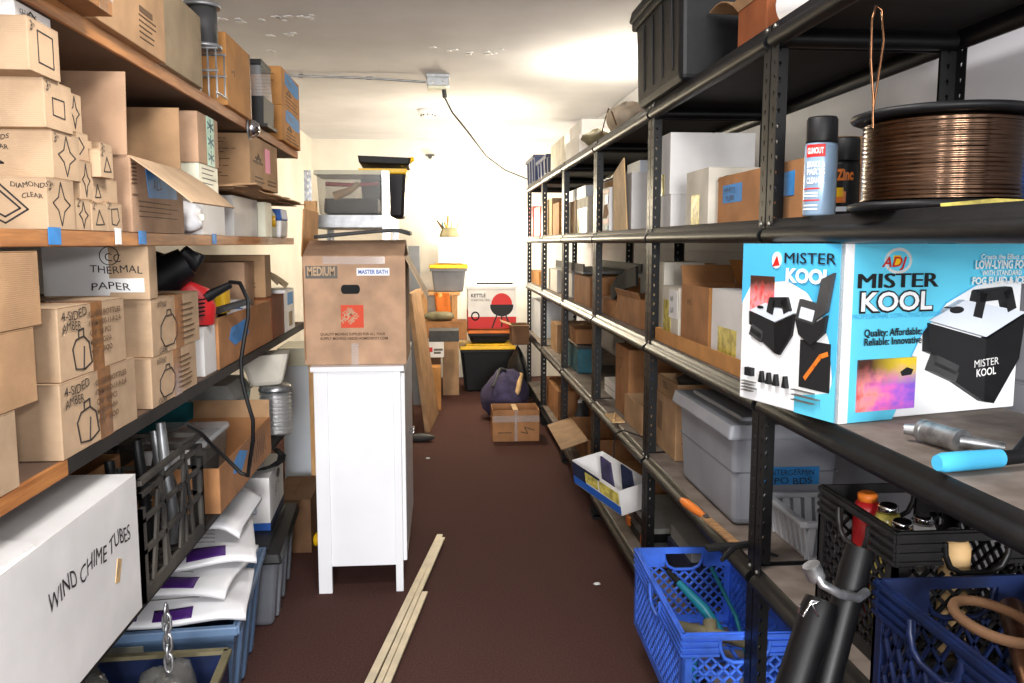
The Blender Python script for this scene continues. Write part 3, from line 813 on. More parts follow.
# white and brown row
o = carton('plain white carton at the front of the third-shelf row under the blower', (-1.02, -.735, 2.62, 2.755, Z, Z + .153), 'whitebox')
o = carton('open brown carton with a blue tape tag on the third shelf', (-1.02, -.727, 2.76, 3.60, Z, Z + .170), 'kraftbrown', opened=True)
poly(o, 'R', [(.16, .50), (.20, .72), (.48, .80), (.50, .45), (.42, .40), (.25, .33)], 'tapeblue', 'masking_tape'); txt(o, 'R', 'P21', .22, .48, .03, 'ink', rot=15, hand=.1, name='marker_writing')
o = carton('tall plain carton standing inside the open blue-tagged carton', (-1.0, -.79, 3.42, 3.58, Z + .006, Z + .335), 'kraftpink')
o = carton('carton with small print on its end at the back of the third shelf', (-1.06, -.75, 3.62, 3.74, Z + .181, Z + .361), 'kraft', seam='x'); wiggle_text(o, 'F', .5, .25, .42, .6, 8, 'printbrown', .004, seed=12)
o = empty('yellow_drill', (-.80, 3.10, Z + .006)); o.name = 'power_drill'; T(o, 'yellow power tool sticking up from the open brown carton', 'tool')
MB().taper(.035, .04, .03, .035, 0, .15).build('grip', 'blackplastic', o, bevel=.01)
MB().taper(.05, .09, .045, .08, .1505, .24).build('housing', 'yellow', o, bevel=.014)
o = T(MB().box(-.045, .045, -.035, .035, 0, .185).build('label_box', 'whitebox', None, (-.80, 3.33, Z + .006), (0, 0, R(6)), bevel=.002), 'white packet with blue lettering inside the open brown carton', 'packet')
DIM[o.name] = (.10, .07, .19); txt(o, 'F', 'ECLZ', .12, .80, .026, 'blue', bold=.03, hand=.05)
mb = MB()
mb.surf(lambda u, v: (-.98 + .24 * u, 3.30 + .28 * v, Z + .245 + .10 * math.sin(u * 2.2 + .4) * (1 - .3 * v) + .012 * math.sin(v * 7) - .07 * u), 8, 8, .004)
T(mb.build('bent_cardboard', 'kraftgrey', None, (.0, .60, .0)), 'curved bent cardboard sheet over the third-shelf row', 'cardboard')
o = carton('reddish brown carton toward the far end of the third shelf', (-1.0, -.727, 3.615, 3.93, Z, Z + .180), 'kraftred')
patch(o, 'R', .9, 0, 1, 1, 'paper', 'label')
o = carton('pale grey carton with a blue label at the far end of the third shelf', (-1.0, -.727, 3.94, 4.165, Z, Z + .195), 'whitebox')
patch(o, 'R', .2, .62, .85, .92, 'tapeblue', 'label'); patch(o, 'R', .3, .1, .7, .45, 'kraftgrey', 'print')

# ================================================================= LEFT SHELVING: LOWEST BOARD
Z = LS4
o = carton('large white carton marked WIND CHIME TUBES at the near left', (-1.22, -.70, 1.22, 1.957, Z, Z + .318), 'whitebox', bev=.004)
txt(o, 'R', 'WIND CHIME TUBES', .385, .60, .05, 'ink', wide=.40, hand=.12, rot=0, name='marker_writing')
O_, U_, V_, N_, w_, h_ = frame(o, 'R')
poly(o, 'R', [(.795, .38), (.825, .36), (.85, .50), (.82, .53)], 'tan', 'paper_label'); draw(o, 'R', [[(.81, .41), (.832, .48)], [(.805, .43), (.826, .5)]], .002, 'printgrey', 'text_print')
patch(o, 'T', .35, 0, .40, 1, 'clearfilm', 'packing_tape')
poly(o, 'T', [(.80, .12), (.97, .12), (.99, .36), (.84, .40)], 'whitebox', 'loose_flap', t=.006)


def crate(label, loc, w, d, h, m, yaw=0, style='diamond', group=None, mats2=None):
    """milk crate: ribbed rim band, lattice walls with a hand hole on each side"""
    o = empty('milk_crate', loc, R(yaw)); T(o, label, 'crate', group); DIM[o.name] = (w, d, h)
    for sd in 'FRKL':
        O, U, V, N, L, H = frame(o, sd); mb = MB(); th = .010
        q = lambda u, v, n=0: O + U * u + V * v - N * n
        def blk(u0, u1, v0, v1, n0=0, n1=th):
            mb.hexa([q(u0, v0, n0), q(u1, v0, n0), q(u1, v0, n1), q(u0, v0, n1), q(u0, v1, n0), q(u1, v1, n0), q(u1, v1, n1), q(u0, v1, n1)])
        rim = .070
        blk(0, L, 0, .03); blk(0, .03, .03, H - rim); blk(L - .03, L, .03, H - rim)
        hw = min(.075, L * .2); hc = L / 2
        if style == 'bread':
            blk(0, L, H - .012, H, -.004, th); blk(0, L, H - .045, H - .033); blk(0, L, H * .38, H * .38 + .012); blk(0, L, H * .64, H * .64 + .01)
            for k in (1, 2):
                u = L * k / 3; blk(u - .006, u + .006, .03, H - .012)
            for k in range(2):
                u = L * (k + .35) / 2.4; mb.bar(q(u, .03, .004), q(u + .06, H * .80, .004), .02, .006, N); mb.bar(q(u + .12, .03, .004), q(u + .07, H - .03, .004), .016, .006, N)
        else:
            blk(0, hc - hw, H - rim, H, .003, th); blk(hc + hw, L, H - rim, H, .003, th); blk(hc - hw, hc + hw, H - .022, H, .003, th)
            for k in range(4):
                v = H - rim + .004 + k * .018
                if k < 3: blk(0, hc - hw, v, v + .007, -.004, .004); blk(hc + hw, L, v, v + .007, -.004, .004)
                else: blk(0, L, v, v + .008, -.004, .004)
            hp = [q(hc + hw * a, H - .022 - .062 * b, -.002) for a, b in ((-1, 0), (-.97, .4), (-.8, .8), (-.45, 1), (.45, 1), (.8, .8), (.97, .4), (1, 0))]
            mb.tube(hp, .006, 6)
            lo, hi = .03, H - rim; pit = .036 if style == 'diamond' else .042; sl = 1.0 if style == 'diamond' else 1.7
            span = hi - lo
            for fam in (1, -1):
                n = int((L + span / sl) / pit) + 1
                for k in range(n + 1):
                    # line u = u0 + fam*(v-lo)/sl
                    u0 = k * pit - (span / sl if fam == 1 else 0) + pit * .3
                    va, vb = lo, hi
                    ua, ub = u0, u0 + fam * span / sl
                    pts = []
                    def cut(a, b):   # clip parameter range to u in (.03, L-.03)
                        t0, t1 = 0.0, 1.0; du = b - a
                        for lim, s_ in ((.03, 1), (L - .03, -1)):
                            f0 = (a - lim) * s_; f1 = (b - lim) * s_
                            if f0 < 0 and f1 < 0: return None
                            if f0 < 0: t0 = max(t0, f0 / (f0 - f1))
                            if f1 < 0: t1 = min(t1, f0 / (f0 - f1))
                        return (t0, t1) if t1 - t0 > .04 else None
                    c_ = cut(ua, ub)
                    if not c_: continue
                    t0, t1 = c_
                    # stop below the hand hole
                    def inside(t):
                        u = ua + (ub - ua) * t; v = va + (vb - va) * t
                        return abs(u - hc) < hw and v > H - .084
                    ts = [t0 + (t1 - t0) * i / 24 for i in range(25)]; run = None
                    for i, t_ in enumerate(ts):
                        if not inside(t_):
                            if run is None: run = t_
                            last = t_
                        if (inside(t_) or i == 24) and run is not None:
                            if last - run > .03:
                                mb.bar(q(ua + (ub - ua) * run, va + (vb - va) * run, .005), q(ua + (ub - ua) * last, va + (vb - va) * last, .005), .0065, .007, N)
                            run = None
        mb.build('side_wall', m, o)
    mb = MB()
    for k in range(8):
        x = -w / 2 + w * (k + .5) / 8; mb.box(x - .005, x + .005, -d / 2 + .01, d / 2 - .01, 0, .008)
        y = -d / 2 + d * (k + .5) / 8; mb.box(-w / 2 + .01, w / 2 - .01, y - .005, y + .005, 0, .008)
    mb.build('base_grid', m, o)
    return o


o = crate('dusty black bread crate of clamps beside the wind chime carton', (-.70 - .18, 2.235, Z), .36, .51, .295, 'dustycrate', 0, 'bread')
for i, (x, y, l, lb) in enumerate(((-.78, 2.10, .30, 'black spring clamp standing nearest in the bread crate'), (-.77, 2.24, .32, 'black clamp leaning in the middle of the bread crate'), (-.76, 2.36, .34, 'grey worn bar clamp leaning at the far end of the bread crate'))):
    o = empty('clamp', (x, y, Z + .0145), 0, (0, R(-6 + i * 2), R(20 * i))); T(o, lb, 'clamp', 'clamps inside the black bread crate')
    mm = 'steelgrey' if i == 2 else 'blackplastic'
    MB().tube([(0, -.02, .004), (.0, -.035, .1), (0, -.01, .2), (0, .0, l)], [.013, .015, .016, .012], 10).build('jaw', mm, o)
    MB().tube([(0, .03, .004), (.0, .05, .1), (0, .03, .2), (0, .045, l - .03)], [.012, .014, .015, .012], 10).build('jaw', mm, o)
    mb = MB(); mb.tube([(.0, -.04 + .012 * math.cos(a * .8), .15 + .0) if False else (.016 * math.cos(a * 1.2), .012 + .016 * math.sin(a * 1.2), .13 + a * .004) for a in range(22)], .0035, 6); mb.build('spring', 'chrome', o)
MB()
o = carton('cut brown carton flap sticking out of the bread crate', (-1.0, -.86, 2.08, 2.30, Z + .010, Z + .282), 'kraftbrown', opened=True, name='cardboard_box')
# chain
o = empty('chain', (0, 0, 0)); T(o, 'short steel chain hanging under the bread crate', 'chain')
cx, cy = at(165, 585, X=-.685).x, at(165, 585, X=-.685).y
for i in range(6):
    zc = LS4 - .0645 - i * .026; pts = []
    for k in range(14):
        a = 2 * math.pi * k / 14; u, v = .0095 * math.cos(a), .018 * math.sin(a) + (.006 if math.sin(a) > 0 else -.006)
        pts.append((cx + (u if i % 2 else 0), cy + (0 if i % 2 else u), zc + v))
    MB().tube(pts, .0036, 6, closed=True, cap=False).build('chain_link', 'galv', o)
# open carton with the deli container
o = carton('open brown carton with blue tape and a clear food tub inside on the lowest board', (-1.0, -.695, 2.645, 3.44, Z, Z + .145), 'kraftbrown', opened=True)
poly(o, 'R', [(.22, .55), (.36, .42), (.48, .75), (.34, .95), (.24, .82)], 'tapeblue', 'masking_tape')
draw(o, 'R', [[(.55 + .05 * i, .25), (.58 + .05 * i, .8), (.60 + .05 * i, .3)] for i in range(6)], .006, 'printbrown', 'scribble')
flap(o, 'K', .07, 5, 'kraft')
o = empty('food_container', (-.86, 2.86, Z + .006)); T(o, 'clear food container with a white paper sheet in the open carton', 'container')
MB().taper(.19, .28, .21, .30, 0, .19).build('tub', 'smokeplastic', o, bevel=.02); MB().taper(.225, .315, .215, .305, .1905, .212).build('lid', 'clearplastic', o, bevel=.008)
MB().taper(.16, .25, .17, .26, .005, .12).build('contents', 'darkgrey', o, bevel=.03)
MB().slab([(-.09, -.152, .03), (.06, -.152, .03), (.06, -.154, .185), (-.09, -.154, .185)], .002).build('paper', 'paper', o)
# bins behind
o = empty('storage_bin', (-1.06, 3.66, Z)); T(o, 'teal clear bin with a grey lid behind the open carton', 'bin')
MB().taper(.36, .3, .42, .34, 0, .20).build('body', 'tealclear', o, bevel=.02); MB().taper(.45, .37, .36, .30, .2005, .262).build('lid', 'lidgrey', o, bevel=.015)
# dryer duct
c = at(276, 415, Y=3.78)
o = empty('dryer_duct', (c.x, 3.78, Z)); T(o, 'silver flexible foil duct with a grey plastic hood on the lowest board', 'duct')
mb = MB(); mb.lathe([(.060 + (.010 if i % 2 else 0), i * .0085) for i in range(23)], 20, smooth=False); mb.build('foil_tube', 'foil', o)
MB().lathe([(.070, 0), (.072, .012), (.064, .03)], 28, (0, 0, .19)).build('collar', 'galv', o)
mb = MB(); mb.taper(.13, .13, .21, .16, .222, .36); mb.build('hood', 'offwhite', o, (-.02, 0, 0), (0, R(-3), R(8)), bevel=.02)

for o in [o for o in bpy.data.objects if o not in _before and o.parent is None]:   # fit the depths along the wall
    if o.get('group') == G2 or o.name.split('.')[0] in ('leaf_blower', 'chain', 'dryer_duct', 'flat_bar') or 'THERMAL' in o['label'] or 'scribbled' in o['label'] or 'nearest left stack' in o['label']: continue
    z = o.location.z
    k = 1.055 if z > 1.9 else 1.038 if z > 1.5 else 1.02 if z > 1.09 else .997
    if o.name.startswith('flattened'): k = 1.038
    if o.name.startswith('bent'): k = 1.0
    o.location.y *= k
    if o.type == 'MESH' and 'carton' in o.name or 'cardboard' in o.name: o.scale.y = k
# ================================================================= MIDDLE: CABINETS AND THE MOVING BOX
x0, x1, y0, y1 = -.548, -.182, 3.61, 4.50
o = empty('white_cabinet', ((x0 + x1) / 2, (y0 + y1) / 2, 0)); T(o, 'tall narrow white cabinet standing in the aisle under the moving box', 'cabinet')
cx, cy = (x0 + x1) / 2, (y0 + y1) / 2; hx, hy = (x1 - x0) / 2, (y1 - y0) / 2
MB().box(-hx - .012, hx + .016, -hy - .012, hy + .012, .978, 1.0).build('top', 'whitepaint', o, bevel=.003)
MB().box(-hx + .006, hx - .004, -hy + .010, hy - .010, .118, .978).build('carcass', 'whitepaint', o, bevel=.002)
for sx, sy, w in ((-1, -1, .058), (1, -1, .032), (-1, 1, .058), (1, 1, .032)):
    xa, xb = (-hx, -hx + w) if sx < 0 else (hx - w, hx); ya, yb = (-hy, -hy + .03) if sy < 0 else (hy - .03, hy)
    MB().box(xa, xb, ya, yb, 0, .978).build('leg', 'whitepaint', o, bevel=.002)
for k in (0, 1):
    d = MB().box(hx - .002, hx + .016, -hy + .03 + k * (hy - .03), -hy + .026 + (k + 1) * (hy - .03), .13, .965).build('door', 'whitepaint', o, bevel=.002)
    MB().lathe([(.006, 0), (.006, .012), (.014, .018), (.012, .026)], 14).build('knob', 'chrome', d, (hx + .016, (-.04 if k == 0 else .04), .62), (0, R(90), 0))
# pale cabinet
x0, x1, y0, y1 = at(284, 440, Y=4.78).x, -.565, 4.78, 5.10
o = empty('pale_cabinet', ((x0 + x1) / 2, (y0 + y1) / 2, 0)); T(o, 'pale bluish cabinet with an ivory top behind the white cabinet', 'cabinet')
hx, hy = (x1 - x0) / 2, (y1 - y0) / 2; zt = at(285, 348, Y=4.78).z
MB().box(-hx, hx, -hy, hy, .10, zt - .10).build('carcass', 'palepaint', o, bevel=.003)
MB().box(-hx - .02, hx + .03, -hy - .02, hy + .02, zt - .10, zt).build('top', 'ivory', o, bevel=.004)
MB().box(-hx + .02, hx - .02, -hy + .03, hy - .02, 0, .10).build('plinth', 'darkgrey', o)
MB().box(hx - .001, hx + .014, -hy + .02, hy - .02, .12, zt - .12).build('door', 'palepaint', o, bevel=.002)
# moving box
o = carton('big brown moving box printed MEDIUM on top of the white cabinet', (at(303.5, 320, Y=3.66).x, at(406, 320, Y=3.66).x, 3.66, 4.10, 1.001, 1.001 + .462), 'kraftpink', opened=True, bev=.003)
w, d, h = DIM[o.name]
flap(o, 'F', .215, -73, 'kraftpink', warp=.006); flap(o, 'K', .215, -73, 'kraftpink'); flap(o, 'R', .205, 153, 'kraftlight'); flap(o, 'L', .2, -4, 'kraftorange')
patch(o, 'F', .03, .80, .34, .915, 'printgrey', 'printed_band'); txt(o, 'F', 'MEDIUM', .045, .828, .052, 'kraftlight', wide=.117, bold=.03)
patch(o, 'F', .525, .825, .845, .895, 'paper', 'paper_label'); txt(o, 'F', 'MASTER BATH', .54, .842, .024, 'blue', wide=.125, bold=.03)
poly(o, 'F', [(.345, .685)] and ell(.40, .70, .03, .042, 16, 90, 270) + ell(.525, .70, .03, .042, 16, -90, 90), 'blackmatte', 'hand_hole')
patch(o, 'F', .365, .345, .585, .555, 'hdorange', 'store_logo')
txt(o, 'F', 'THE', .40, .455, .022, 'kraftlight', rot=42, bold=.03); txt(o, 'F', 'HOME', .385, .385, .034, 'kraftlight', rot=42, wide=.072, bold=.04); txt(o, 'F', 'DEPOT', .455, .375, .025, 'kraftlight', rot=42, wide=.055, bold=.04)
txt(o, 'F', 'QUALITY MOVING SUPPLIES FOR ALL YOUR', .16, .275, .016, 'printbrown', wide=.275, bold=.02, name='text_print')
txt(o, 'F', 'SUPPLY MOVING NEEDS HOMEDEPOT.COM', .16, .235, .016, 'printbrown', wide=.285, bold=.02, name='text_print')
patch(o, 'F', .46, 0, .53, .20, 'clearfilm', 'packing_tape'); patch(o, 'F', .2, .93, .8, 1, 'clearfilm', 'packing_tape')
draw(o, 'F', [[(.01, .9), (.015, .05)]], .003, 'kraftdark', 'crease')
# dark curved lid on the box
mb = MB()
xa, xb = at(320, 240, Y=3.9).x, at(411, 240, Y=3.9).x
mb.surf(lambda u, v: (xa + (xb - xa) * u, 3.72 + .36 * v, 1.585 - .032 * (1 - u) ** 1.4 - (.018 * max(0, u - .86) / .14) + .006 * v), 16, 3, .016)
T(mb.build('tote_lid', 'darkgrey'), 'curved dark lid lying across the open top of the moving box', 'lid')

# ---------------------------------------------------------------- grey steel rack with clear tote behind
Yr = 5.15
xa, xb = at(306, 222, Y=Yr).x, at(389, 222, Y=Yr).x; zs = at(350, 215, Y=Yr).z
o = empty('steel_rack', ((xa + xb) / 2, Yr + .5, 0)); T(o, 'grey slotted steel rack behind the moving box', 'shelving unit'); hx = (xb - xa) / 2
MB().box(-hx, hx, -.5, .5, zs - .075, zs).build('shelf', 'steelgrey', o, bevel=.003)
MB().box(-hx, hx, -.5, .5, .35, .40).build('shelf', 'steelgrey', o, bevel=.003)
for sx in (-1, 1):
    for sy in (-1, 1):
        angle_post(zs + (.27 if sy < 0 else .1), sx, sy).build('post', 'galv', o, (sx * (hx + .004), sy * .504, 0), solid=.002)
o = empty('clear_tote', ((xa + xb) / 2 + .015, Yr + .21, zs + .001)); T(o, 'large clear plastic tote of oddments on the grey steel rack', 'tote')
W = xb - xa - .10
MB().taper(W - .02, .36, W, .40, 0, .235).build('body', 'smokeplastic', o, bevel=.012)
MB().taper(W + .04, .42, W + .02, .40, .2355, .262).build('lid', 'ivory', o, bevel=.006)
mb = MB(); mb.taper(W - .06, .3, W - .07, .28, .006, .10); mb.build('dark_contents', 'darkgrey', o, bevel=.02)
MB().tube([(-.1, -.13, .11), (.0, -.14, .15), (.05, -.14, .19)], [.028, .02, .014], 10).build('tan_bottle', 'tan', o)
MB().tube([(-.15, -.12, .185), (.0, -.13, .18), (.16, -.1, .19)], .012, 8).build('red_cable', 'red', o)
# black and yellow tote
Y = 5.72; xl, xr = at(359, 200, Y=Y).x, at(407, 200, Y=Y).x
o = empty('storage_tote', ((xl + xr) / 2, Y + .2, zs + .001)); T(o, 'black tote with a yellow rim on the grey rack behind the clear tote', 'tote')
W = xr - xl
MB().taper(W * .84, .3, W * .95, .36, 0, .285).build('body', 'blackplastic', o, bevel=.02); MB().taper(W * 1.0, .40, W * 1.0, .40, .2855, .32).build('rim', 'yellow', o, bevel=.01)
c = at(384, 168, Y=5.75)
o = T(MB().taper(.33, .26, .35, .28, 0, .05).build('tote_lid', 'blackplastic', None, (c.x, 5.90, zs + .36), (R(-3), R(2), 0), bevel=.012), 'loose black lid lying askew on the yellow-rimmed tote', 'lid')
MB().tube([(.11, -.09, .005), (.155, -.11, .035), (.19, -.10, .048)], [.012, .022, .015], 8).build('latch', 'yellow', o)
o.location.z = zs + .345

# ---------------------------------------------------------------- leaning sheets beside the cabinets
A = at(425, 433, Z=0); B = at(435, 414, Z=0); up = Vector((-.13, 0, 1.12))
T(MB().slab([A, B, B + up + Vector((-.02, 0, 0)), A + up], .035).build('cardboard_sheet', 'kraft'), 'tall tan cardboard sheet leaning beside the white cabinet', 'cardboard')
A2 = at(400, 428, Z=0); B2 = at(414, 430, Z=0)
T(MB().slab([A2, B2, B2 + Vector((-.05, .06, .66)), A2 + Vector((-.02, .06, .70))], -.02).build('board', 'kraftdim'), 'dark brown board leaning low beside the tan cardboard sheet', 'board')
c = at(420, 440, Z=0.01)
T(MB().blob((0, 0, .03), (.115, .05, .03), 14, 8, 2, .12).build('slipper', 'darkgrey', None, (c.x, c.y, 0)), 'dark flat slipper lying on the carpet by the leaning board', 'slipper')

# ================================================================= BACK OF THE ROOM
def tote(label, loc, w, d, h, body, lid=None, yaw=0, tap=.86, ribs=0, rim=.03, opened=False, group=None, lidh=.04, name='storage_tote'):
    o = empty(name, loc, R(yaw)); T(o, label, 'tote', group)
    mb = MB()
    if opened:
        th = .008
        def ring(f, z, i=0): return [(sx * (w * f / 2 - i), sy * (d * f / 2 - i), z) for sx, sy in ((-1, -1), (1, -1), (1, 1), (-1, 1))]
        a, b_, c_, d_ = ring(tap, 0), ring(1, h), ring(1, h, th), ring(tap, th, th)
        for i in range(4):
            j = (i + 1) % 4
            mb.add([a[i], a[j], b_[j], b_[i], c_[i], c_[j], d_[i], d_[j]], [(0, 1, 2, 3), (3, 2, 5, 4), (4, 5, 7, 6)])
        mb.add(a, [(3, 2, 1, 0)]); mb.add(d_, [(0, 1, 2, 3)])
    else:
        mb.taper(w * tap, d * tap, w, d, 0, h)
    mb.build('body', body, o, bevel=.022 if not opened else .004, bs=3)
    if rim: 
        mb = MB(); r_ = .014
        for (a, b_) in (((-1, -1), (1, -1)), ((1, -1), (1, 1)), ((1, 1), (-1, 1)), ((-1, 1), (-1, -1))):
            mb.bar((a[0] * (w / 2 + r_ / 2), a[1] * (d / 2 + r_ / 2), h - rim / 2), (b_[0] * (w / 2 + r_ / 2), b_[1] * (d / 2 + r_ / 2), h - rim / 2), r_, rim)
        mb.build('rim', body, o, bevel=.005)
    for k in range(ribs):
        for sx in (-1, 1):
            y = -d * tap / 2 + d * tap * (k + .5) / ribs
            MB().hexa([(sx * w * tap / 2 * .98, y - .03, .01), (sx * (w * tap / 2 + .012), y - .025, .01), (sx * (w * tap / 2 + .012), y + .025, .01), (sx * w * tap / 2 * .98, y + .03, .01),
                       (sx * w / 2 * .98, y - .035, h - rim), (sx * (w / 2 + .010), y - .03, h - rim), (sx * (w / 2 + .010), y + .03, h - rim), (sx * w / 2 * .98, y + .035, h - rim)]).build('rib', body, o, bevel=.008)
    if lid:
        mb = MB(); mb.taper(w + .05, d + .05, w + .03, d + .03, h + .0005, h + lidh); mb.taper(w - .06, d - .06, w - .08, d - .08, h + lidh, h + lidh + .012)
        mb.build('lid', lid, o, bevel=.010)
    return o


xl, xr = at(462, 370, Y=8.55).x, at(514, 370, Y=8.55).x
tote('large black tote with a yellow lid on the floor at the back', ((xl + xr) / 2, 8.80, 0), xr - xl, .42, .44, 'blackplastic', 'yellow', 0, .84, 3)
tote('small black tote with an orange-yellow lid between the big tote and the grill carton', ((xl + xr) / 2 + .02, 8.80, .495), .40, .30, .105, 'blackplastic', 'orange', 0, .86, 2)
xl, xr = at(470, 310, Y=8.60).x, at(522, 310, Y=8.60).x
z0 = .495 + .105 + .055
o = carton('white and red carton picturing a red kettle grill on the stacked totes', (xl - .02, xr - .06, 8.60, 8.98, z0, z0 + .40), 'whitebox')
w, d, h = DIM[o.name]
patch(o, 'F', 0, 0, 1, .30, 'redprint', 'print'); patch(o, 'L', 0, 0, 1, .45, 'redprint', 'print')
poly(o, 'F', [(.47, .58)] and ell(.70, .60, .22, .30, 20, 0, 180), 'redprint', 'grill_picture'); poly(o, 'F', ell(.70, .57, .24, .26, 20, 180, 360), 'printblack', 'grill_picture'); poly(o, 'F', [(.46, .56), (.94, .56), (.94, .61), (.46, .61)], 'printblack', 'grill_picture')
draw(o, 'F', [[(.60, .35), (.50, .02)], [(.78, .35), (.88, .02)], [(.70, .35), (.70, .05)]], .014, 'printblack', 'grill_picture'); draw(o, 'F', [ell(.15, .32, .075, .10, 20) + [(.225, .32)]], .014, 'printblack', 'printed_symbol')
txt(o, 'F', 'KETTLE', .06, .80, .05, 'printblack', wide=.15, bold=.02); txt(o, 'F', 'CHARCOAL GRILL', .06, .70, .035, 'printgrey', wide=.2)
MB().box(-w / 2 - .012, w / 2 + .012, -d / 2 - .012, d / 2 + .012, h + .0005, h + .03).build('lid', 'whitebox', o)
# framed picture
xl, xr = at(477, 300, Y=9.2).x, at(513, 300, Y=9.2).x; zt = at(495, 283, Y=9.2).z
o = empty('framed_board', ((xl + xr) / 2, 9.25, 0)); T(o, 'black empty frame leaning upright behind the grill carton', 'frame'); W = (xr - xl) / 2
mb = MB(); mb.box(-W, W, -.015, .015, zt - .05, zt).box(-W, W, -.015, .015, zt - .62, zt - .57).box(-W, -W + .05, -.015, .015, zt - .57, zt - .05).box(W - .05, W, -.015, .015, zt - .57, zt - .05)
mb.build('frame', 'blackplastic', o); MB().box(-W + .05, W - .05, -.004, .006, zt - .57, zt - .05).build('backing', 'whitebox', o)
mb = MB(); mb.box(-W + .02, W - .02, -.05, .28, 0, zt - .62); mb.build('stand', 'darkgrey', o)
# work table with the grey bin
xl, xr = at(418, 293, Y=9.03).x, at(460, 293, Y=9.03).x; zt = at(450, 293, Y=8.95).z
o = empty('work_table', ((xl + xr) / 2, 9.30, 0)); T(o, 'light wooden table against the back wall under the grey bin', 'table'); W = (xr - xl) / 2
MB().box(-W, W, -.28, .28, zt - .03, zt).build('table_top', 'pine', o, bevel=.004)
for sx in (-1, 1):
    for sy in (-1, 1): MB().box(sx * (W - .06) - .03, sx * (W - .06) + .03, sy * .23 - .03, sy * .23 + .03, 0, zt - .03).build('leg', 'pine', o)
mb = MB(); mb.surf(lambda u, v: (-.05 + .16 * u + .03 * v, -.288 - .008 * math.sin(u * 9), zt + .001 - .36 * v), 8, 6, .004)
T(mb.build('hanging_cloth', 'orange', None, ((xl + xr) / 2, 9.30, 0)), 'orange cloth hanging from the front of the back table', 'cloth')
xl, xr = at(434, 280, Y=8.98).x, at(469, 280, Y=8.98).x; zb = at(450, 265, Y=8.98).z
tote('grey tote with a bright yellow lid on the back table', ((xl + xr) / 2 - .03, 9.24, zt + .001), xr - xl, .34, zb - zt - .04, 'greytotedark', 'yellow', 0, .84, 0)
zl = zb - .039 + .055
zw = at(450, 237, Y=9.0).z
o = carton('white carton on the yellow lid below the craft clutter', ((xl + xr) / 2 - .14, (xl + xr) / 2 + .16, 9.05, 9.3, zl, zw), 'whitebox')
o = empty('craft_basket', ((xl + xr) / 2 - .01, 9.16, zw)); T(o, 'small basket of colourful craft clutter atop the white carton', 'basket')
MB().taper(.24, .18, .16, .14, 0, .10).build('basket', 'olive', o, bevel=.02)
for i in range(9):
    a = rnd.uniform(-.09, .09); b_ = rnd.uniform(-.06, .06); l = rnd.uniform(.06, .13)
    MB().tube([(a, b_, .09), (a * 1.5 + rnd.uniform(-.03, .03), b_, .1 + l)], [.014, .008], 7).build('stick', ['orange', 'turq', 'pine', 'tan', 'copper'][i % 5], o)
# cartons under/next to the table
def bx(label, pl, pr, pt, pb, Y, d, m, **k):
    xa, xb = at(pl, pb, Y=Y).x, at(pr, pb, Y=Y).x; zt_, zb_ = at(pl, pt, Y=Y).z, at(pl, pb, Y=Y).z
    if k.pop('floor', 0): zb_ = 0
    if 'zb' in k: zb_ = k.pop('zb')
    return carton(label, (xa, xb, Y, Y + d, zb_, max(zt_, zb_ + .02)), m, **k)


o = bx('tall brown carton on the floor left of the black totes', 443, 459, 341, 385, 8.45, .35, 'kraft', floor=1)
zA = o.location.z + DIM[o.name][2] + .001
o2 = bx('long brown carton lying across the tall one at the back', 425, 467, 322, 341, 8.5, .3, 'kraftbrown', zb=zA)
zB = zA + DIM[o2.name][2] + .001
c = at(440, 318, Y=8.62)
T(MB().blob((0, 0, .045), (.16, .12, .045), 16, 8, 8, .15).build('grey_cushion', 'olive', None, (c.x, 8.64, zB)), 'grey-green cushion on the long carton at the back', 'cushion')
o = bx('brown carton on the floor at the bottom of the left back pile', 424, 441, 357, 386, 8.0, .35, 'kraftdim', floor=1)
zC = DIM[o.name][2] + .001
o = bx('white carton with red print in the left back pile', 425, 444, 342, 357, 7.95, .3, 'whitebox', zb=zC); patch(o, 'F', .05, .35, .4, .65, 'redprint', 'print'); draw(o, 'F', [[(.5, .5), (.9, .5)]], .02, 'printgrey', 'text_print'); draw(o, 'F', [[(.5, .3), (.8, .3)]], .02, 'printgrey', 'text_print')
zD = zC + DIM[o.name][2] + .001
o = bx('dark grey box lying on the red printed white carton', 429, 459, 331, 341, 7.95, .3, 'darkgrey', zb=zD)
o = bx('flat tan carton lying in front of the left back pile', 428, 441, 368, 388, 7.7, .22, 'kraftorange', floor=1)
o = bx('grey box standing on the floor beside the moving box line', 409, 420, 246, 300, 7.95, .3, 'greytotedark', floor=1, name='storage_box')
# right back: duffel, bag, cartons
Y = 7.25
c = at(506, 410, Z=.02)
o = empty('duffel_bag', (c.x - .02, 7.30, 0)); T(o, 'slumped purple duffel bag on the carpet by the far shelving', 'bag')
mb = MB(); mb.blob((0, 0, .20), (.20, .26, .20), 20, 12, 11, .22); mb.build('body', 'purple', o)
mb = MB(); mb.tube([(.02, -.24, .12), (.09, -.2, .28), (.13, -.02, .38), (.12, .12, .36)], [.02, .022, .022, .02], 8); mb.build('strap', 'tan', o)
MB().tube([(-.12, -.16, .3), (-.05, -.05, .44), (.04, .06, .40)], .014, 8).build('handle', 'darkgrey', o)
c = at(527, 380, Y=7.6)
T(MB().blob((0, 0, .27), (.09, .20, .26), 18, 12, 4, .2).build('trash_bag', 'blackplastic', None, (.70, 7.85, 0)), 'black plastic bag slumped behind the purple duffel', 'bag')
o = carton('brown open carton tipped on the black bag at the far right', (.63, .79, 7.72, 8.0, .59, .77), 'kraftdim', opened=True, roll=0)
flap(o, 'F', .12, 84, 'kraftlight'); flap(o, 'L', .10, 70, 'kraft')
o = carton('open tan carton wrapped in clear film on the carpet', (.375, .735, 6.40, 6.68, 0, .245), 'kraftbrown', opened=True)
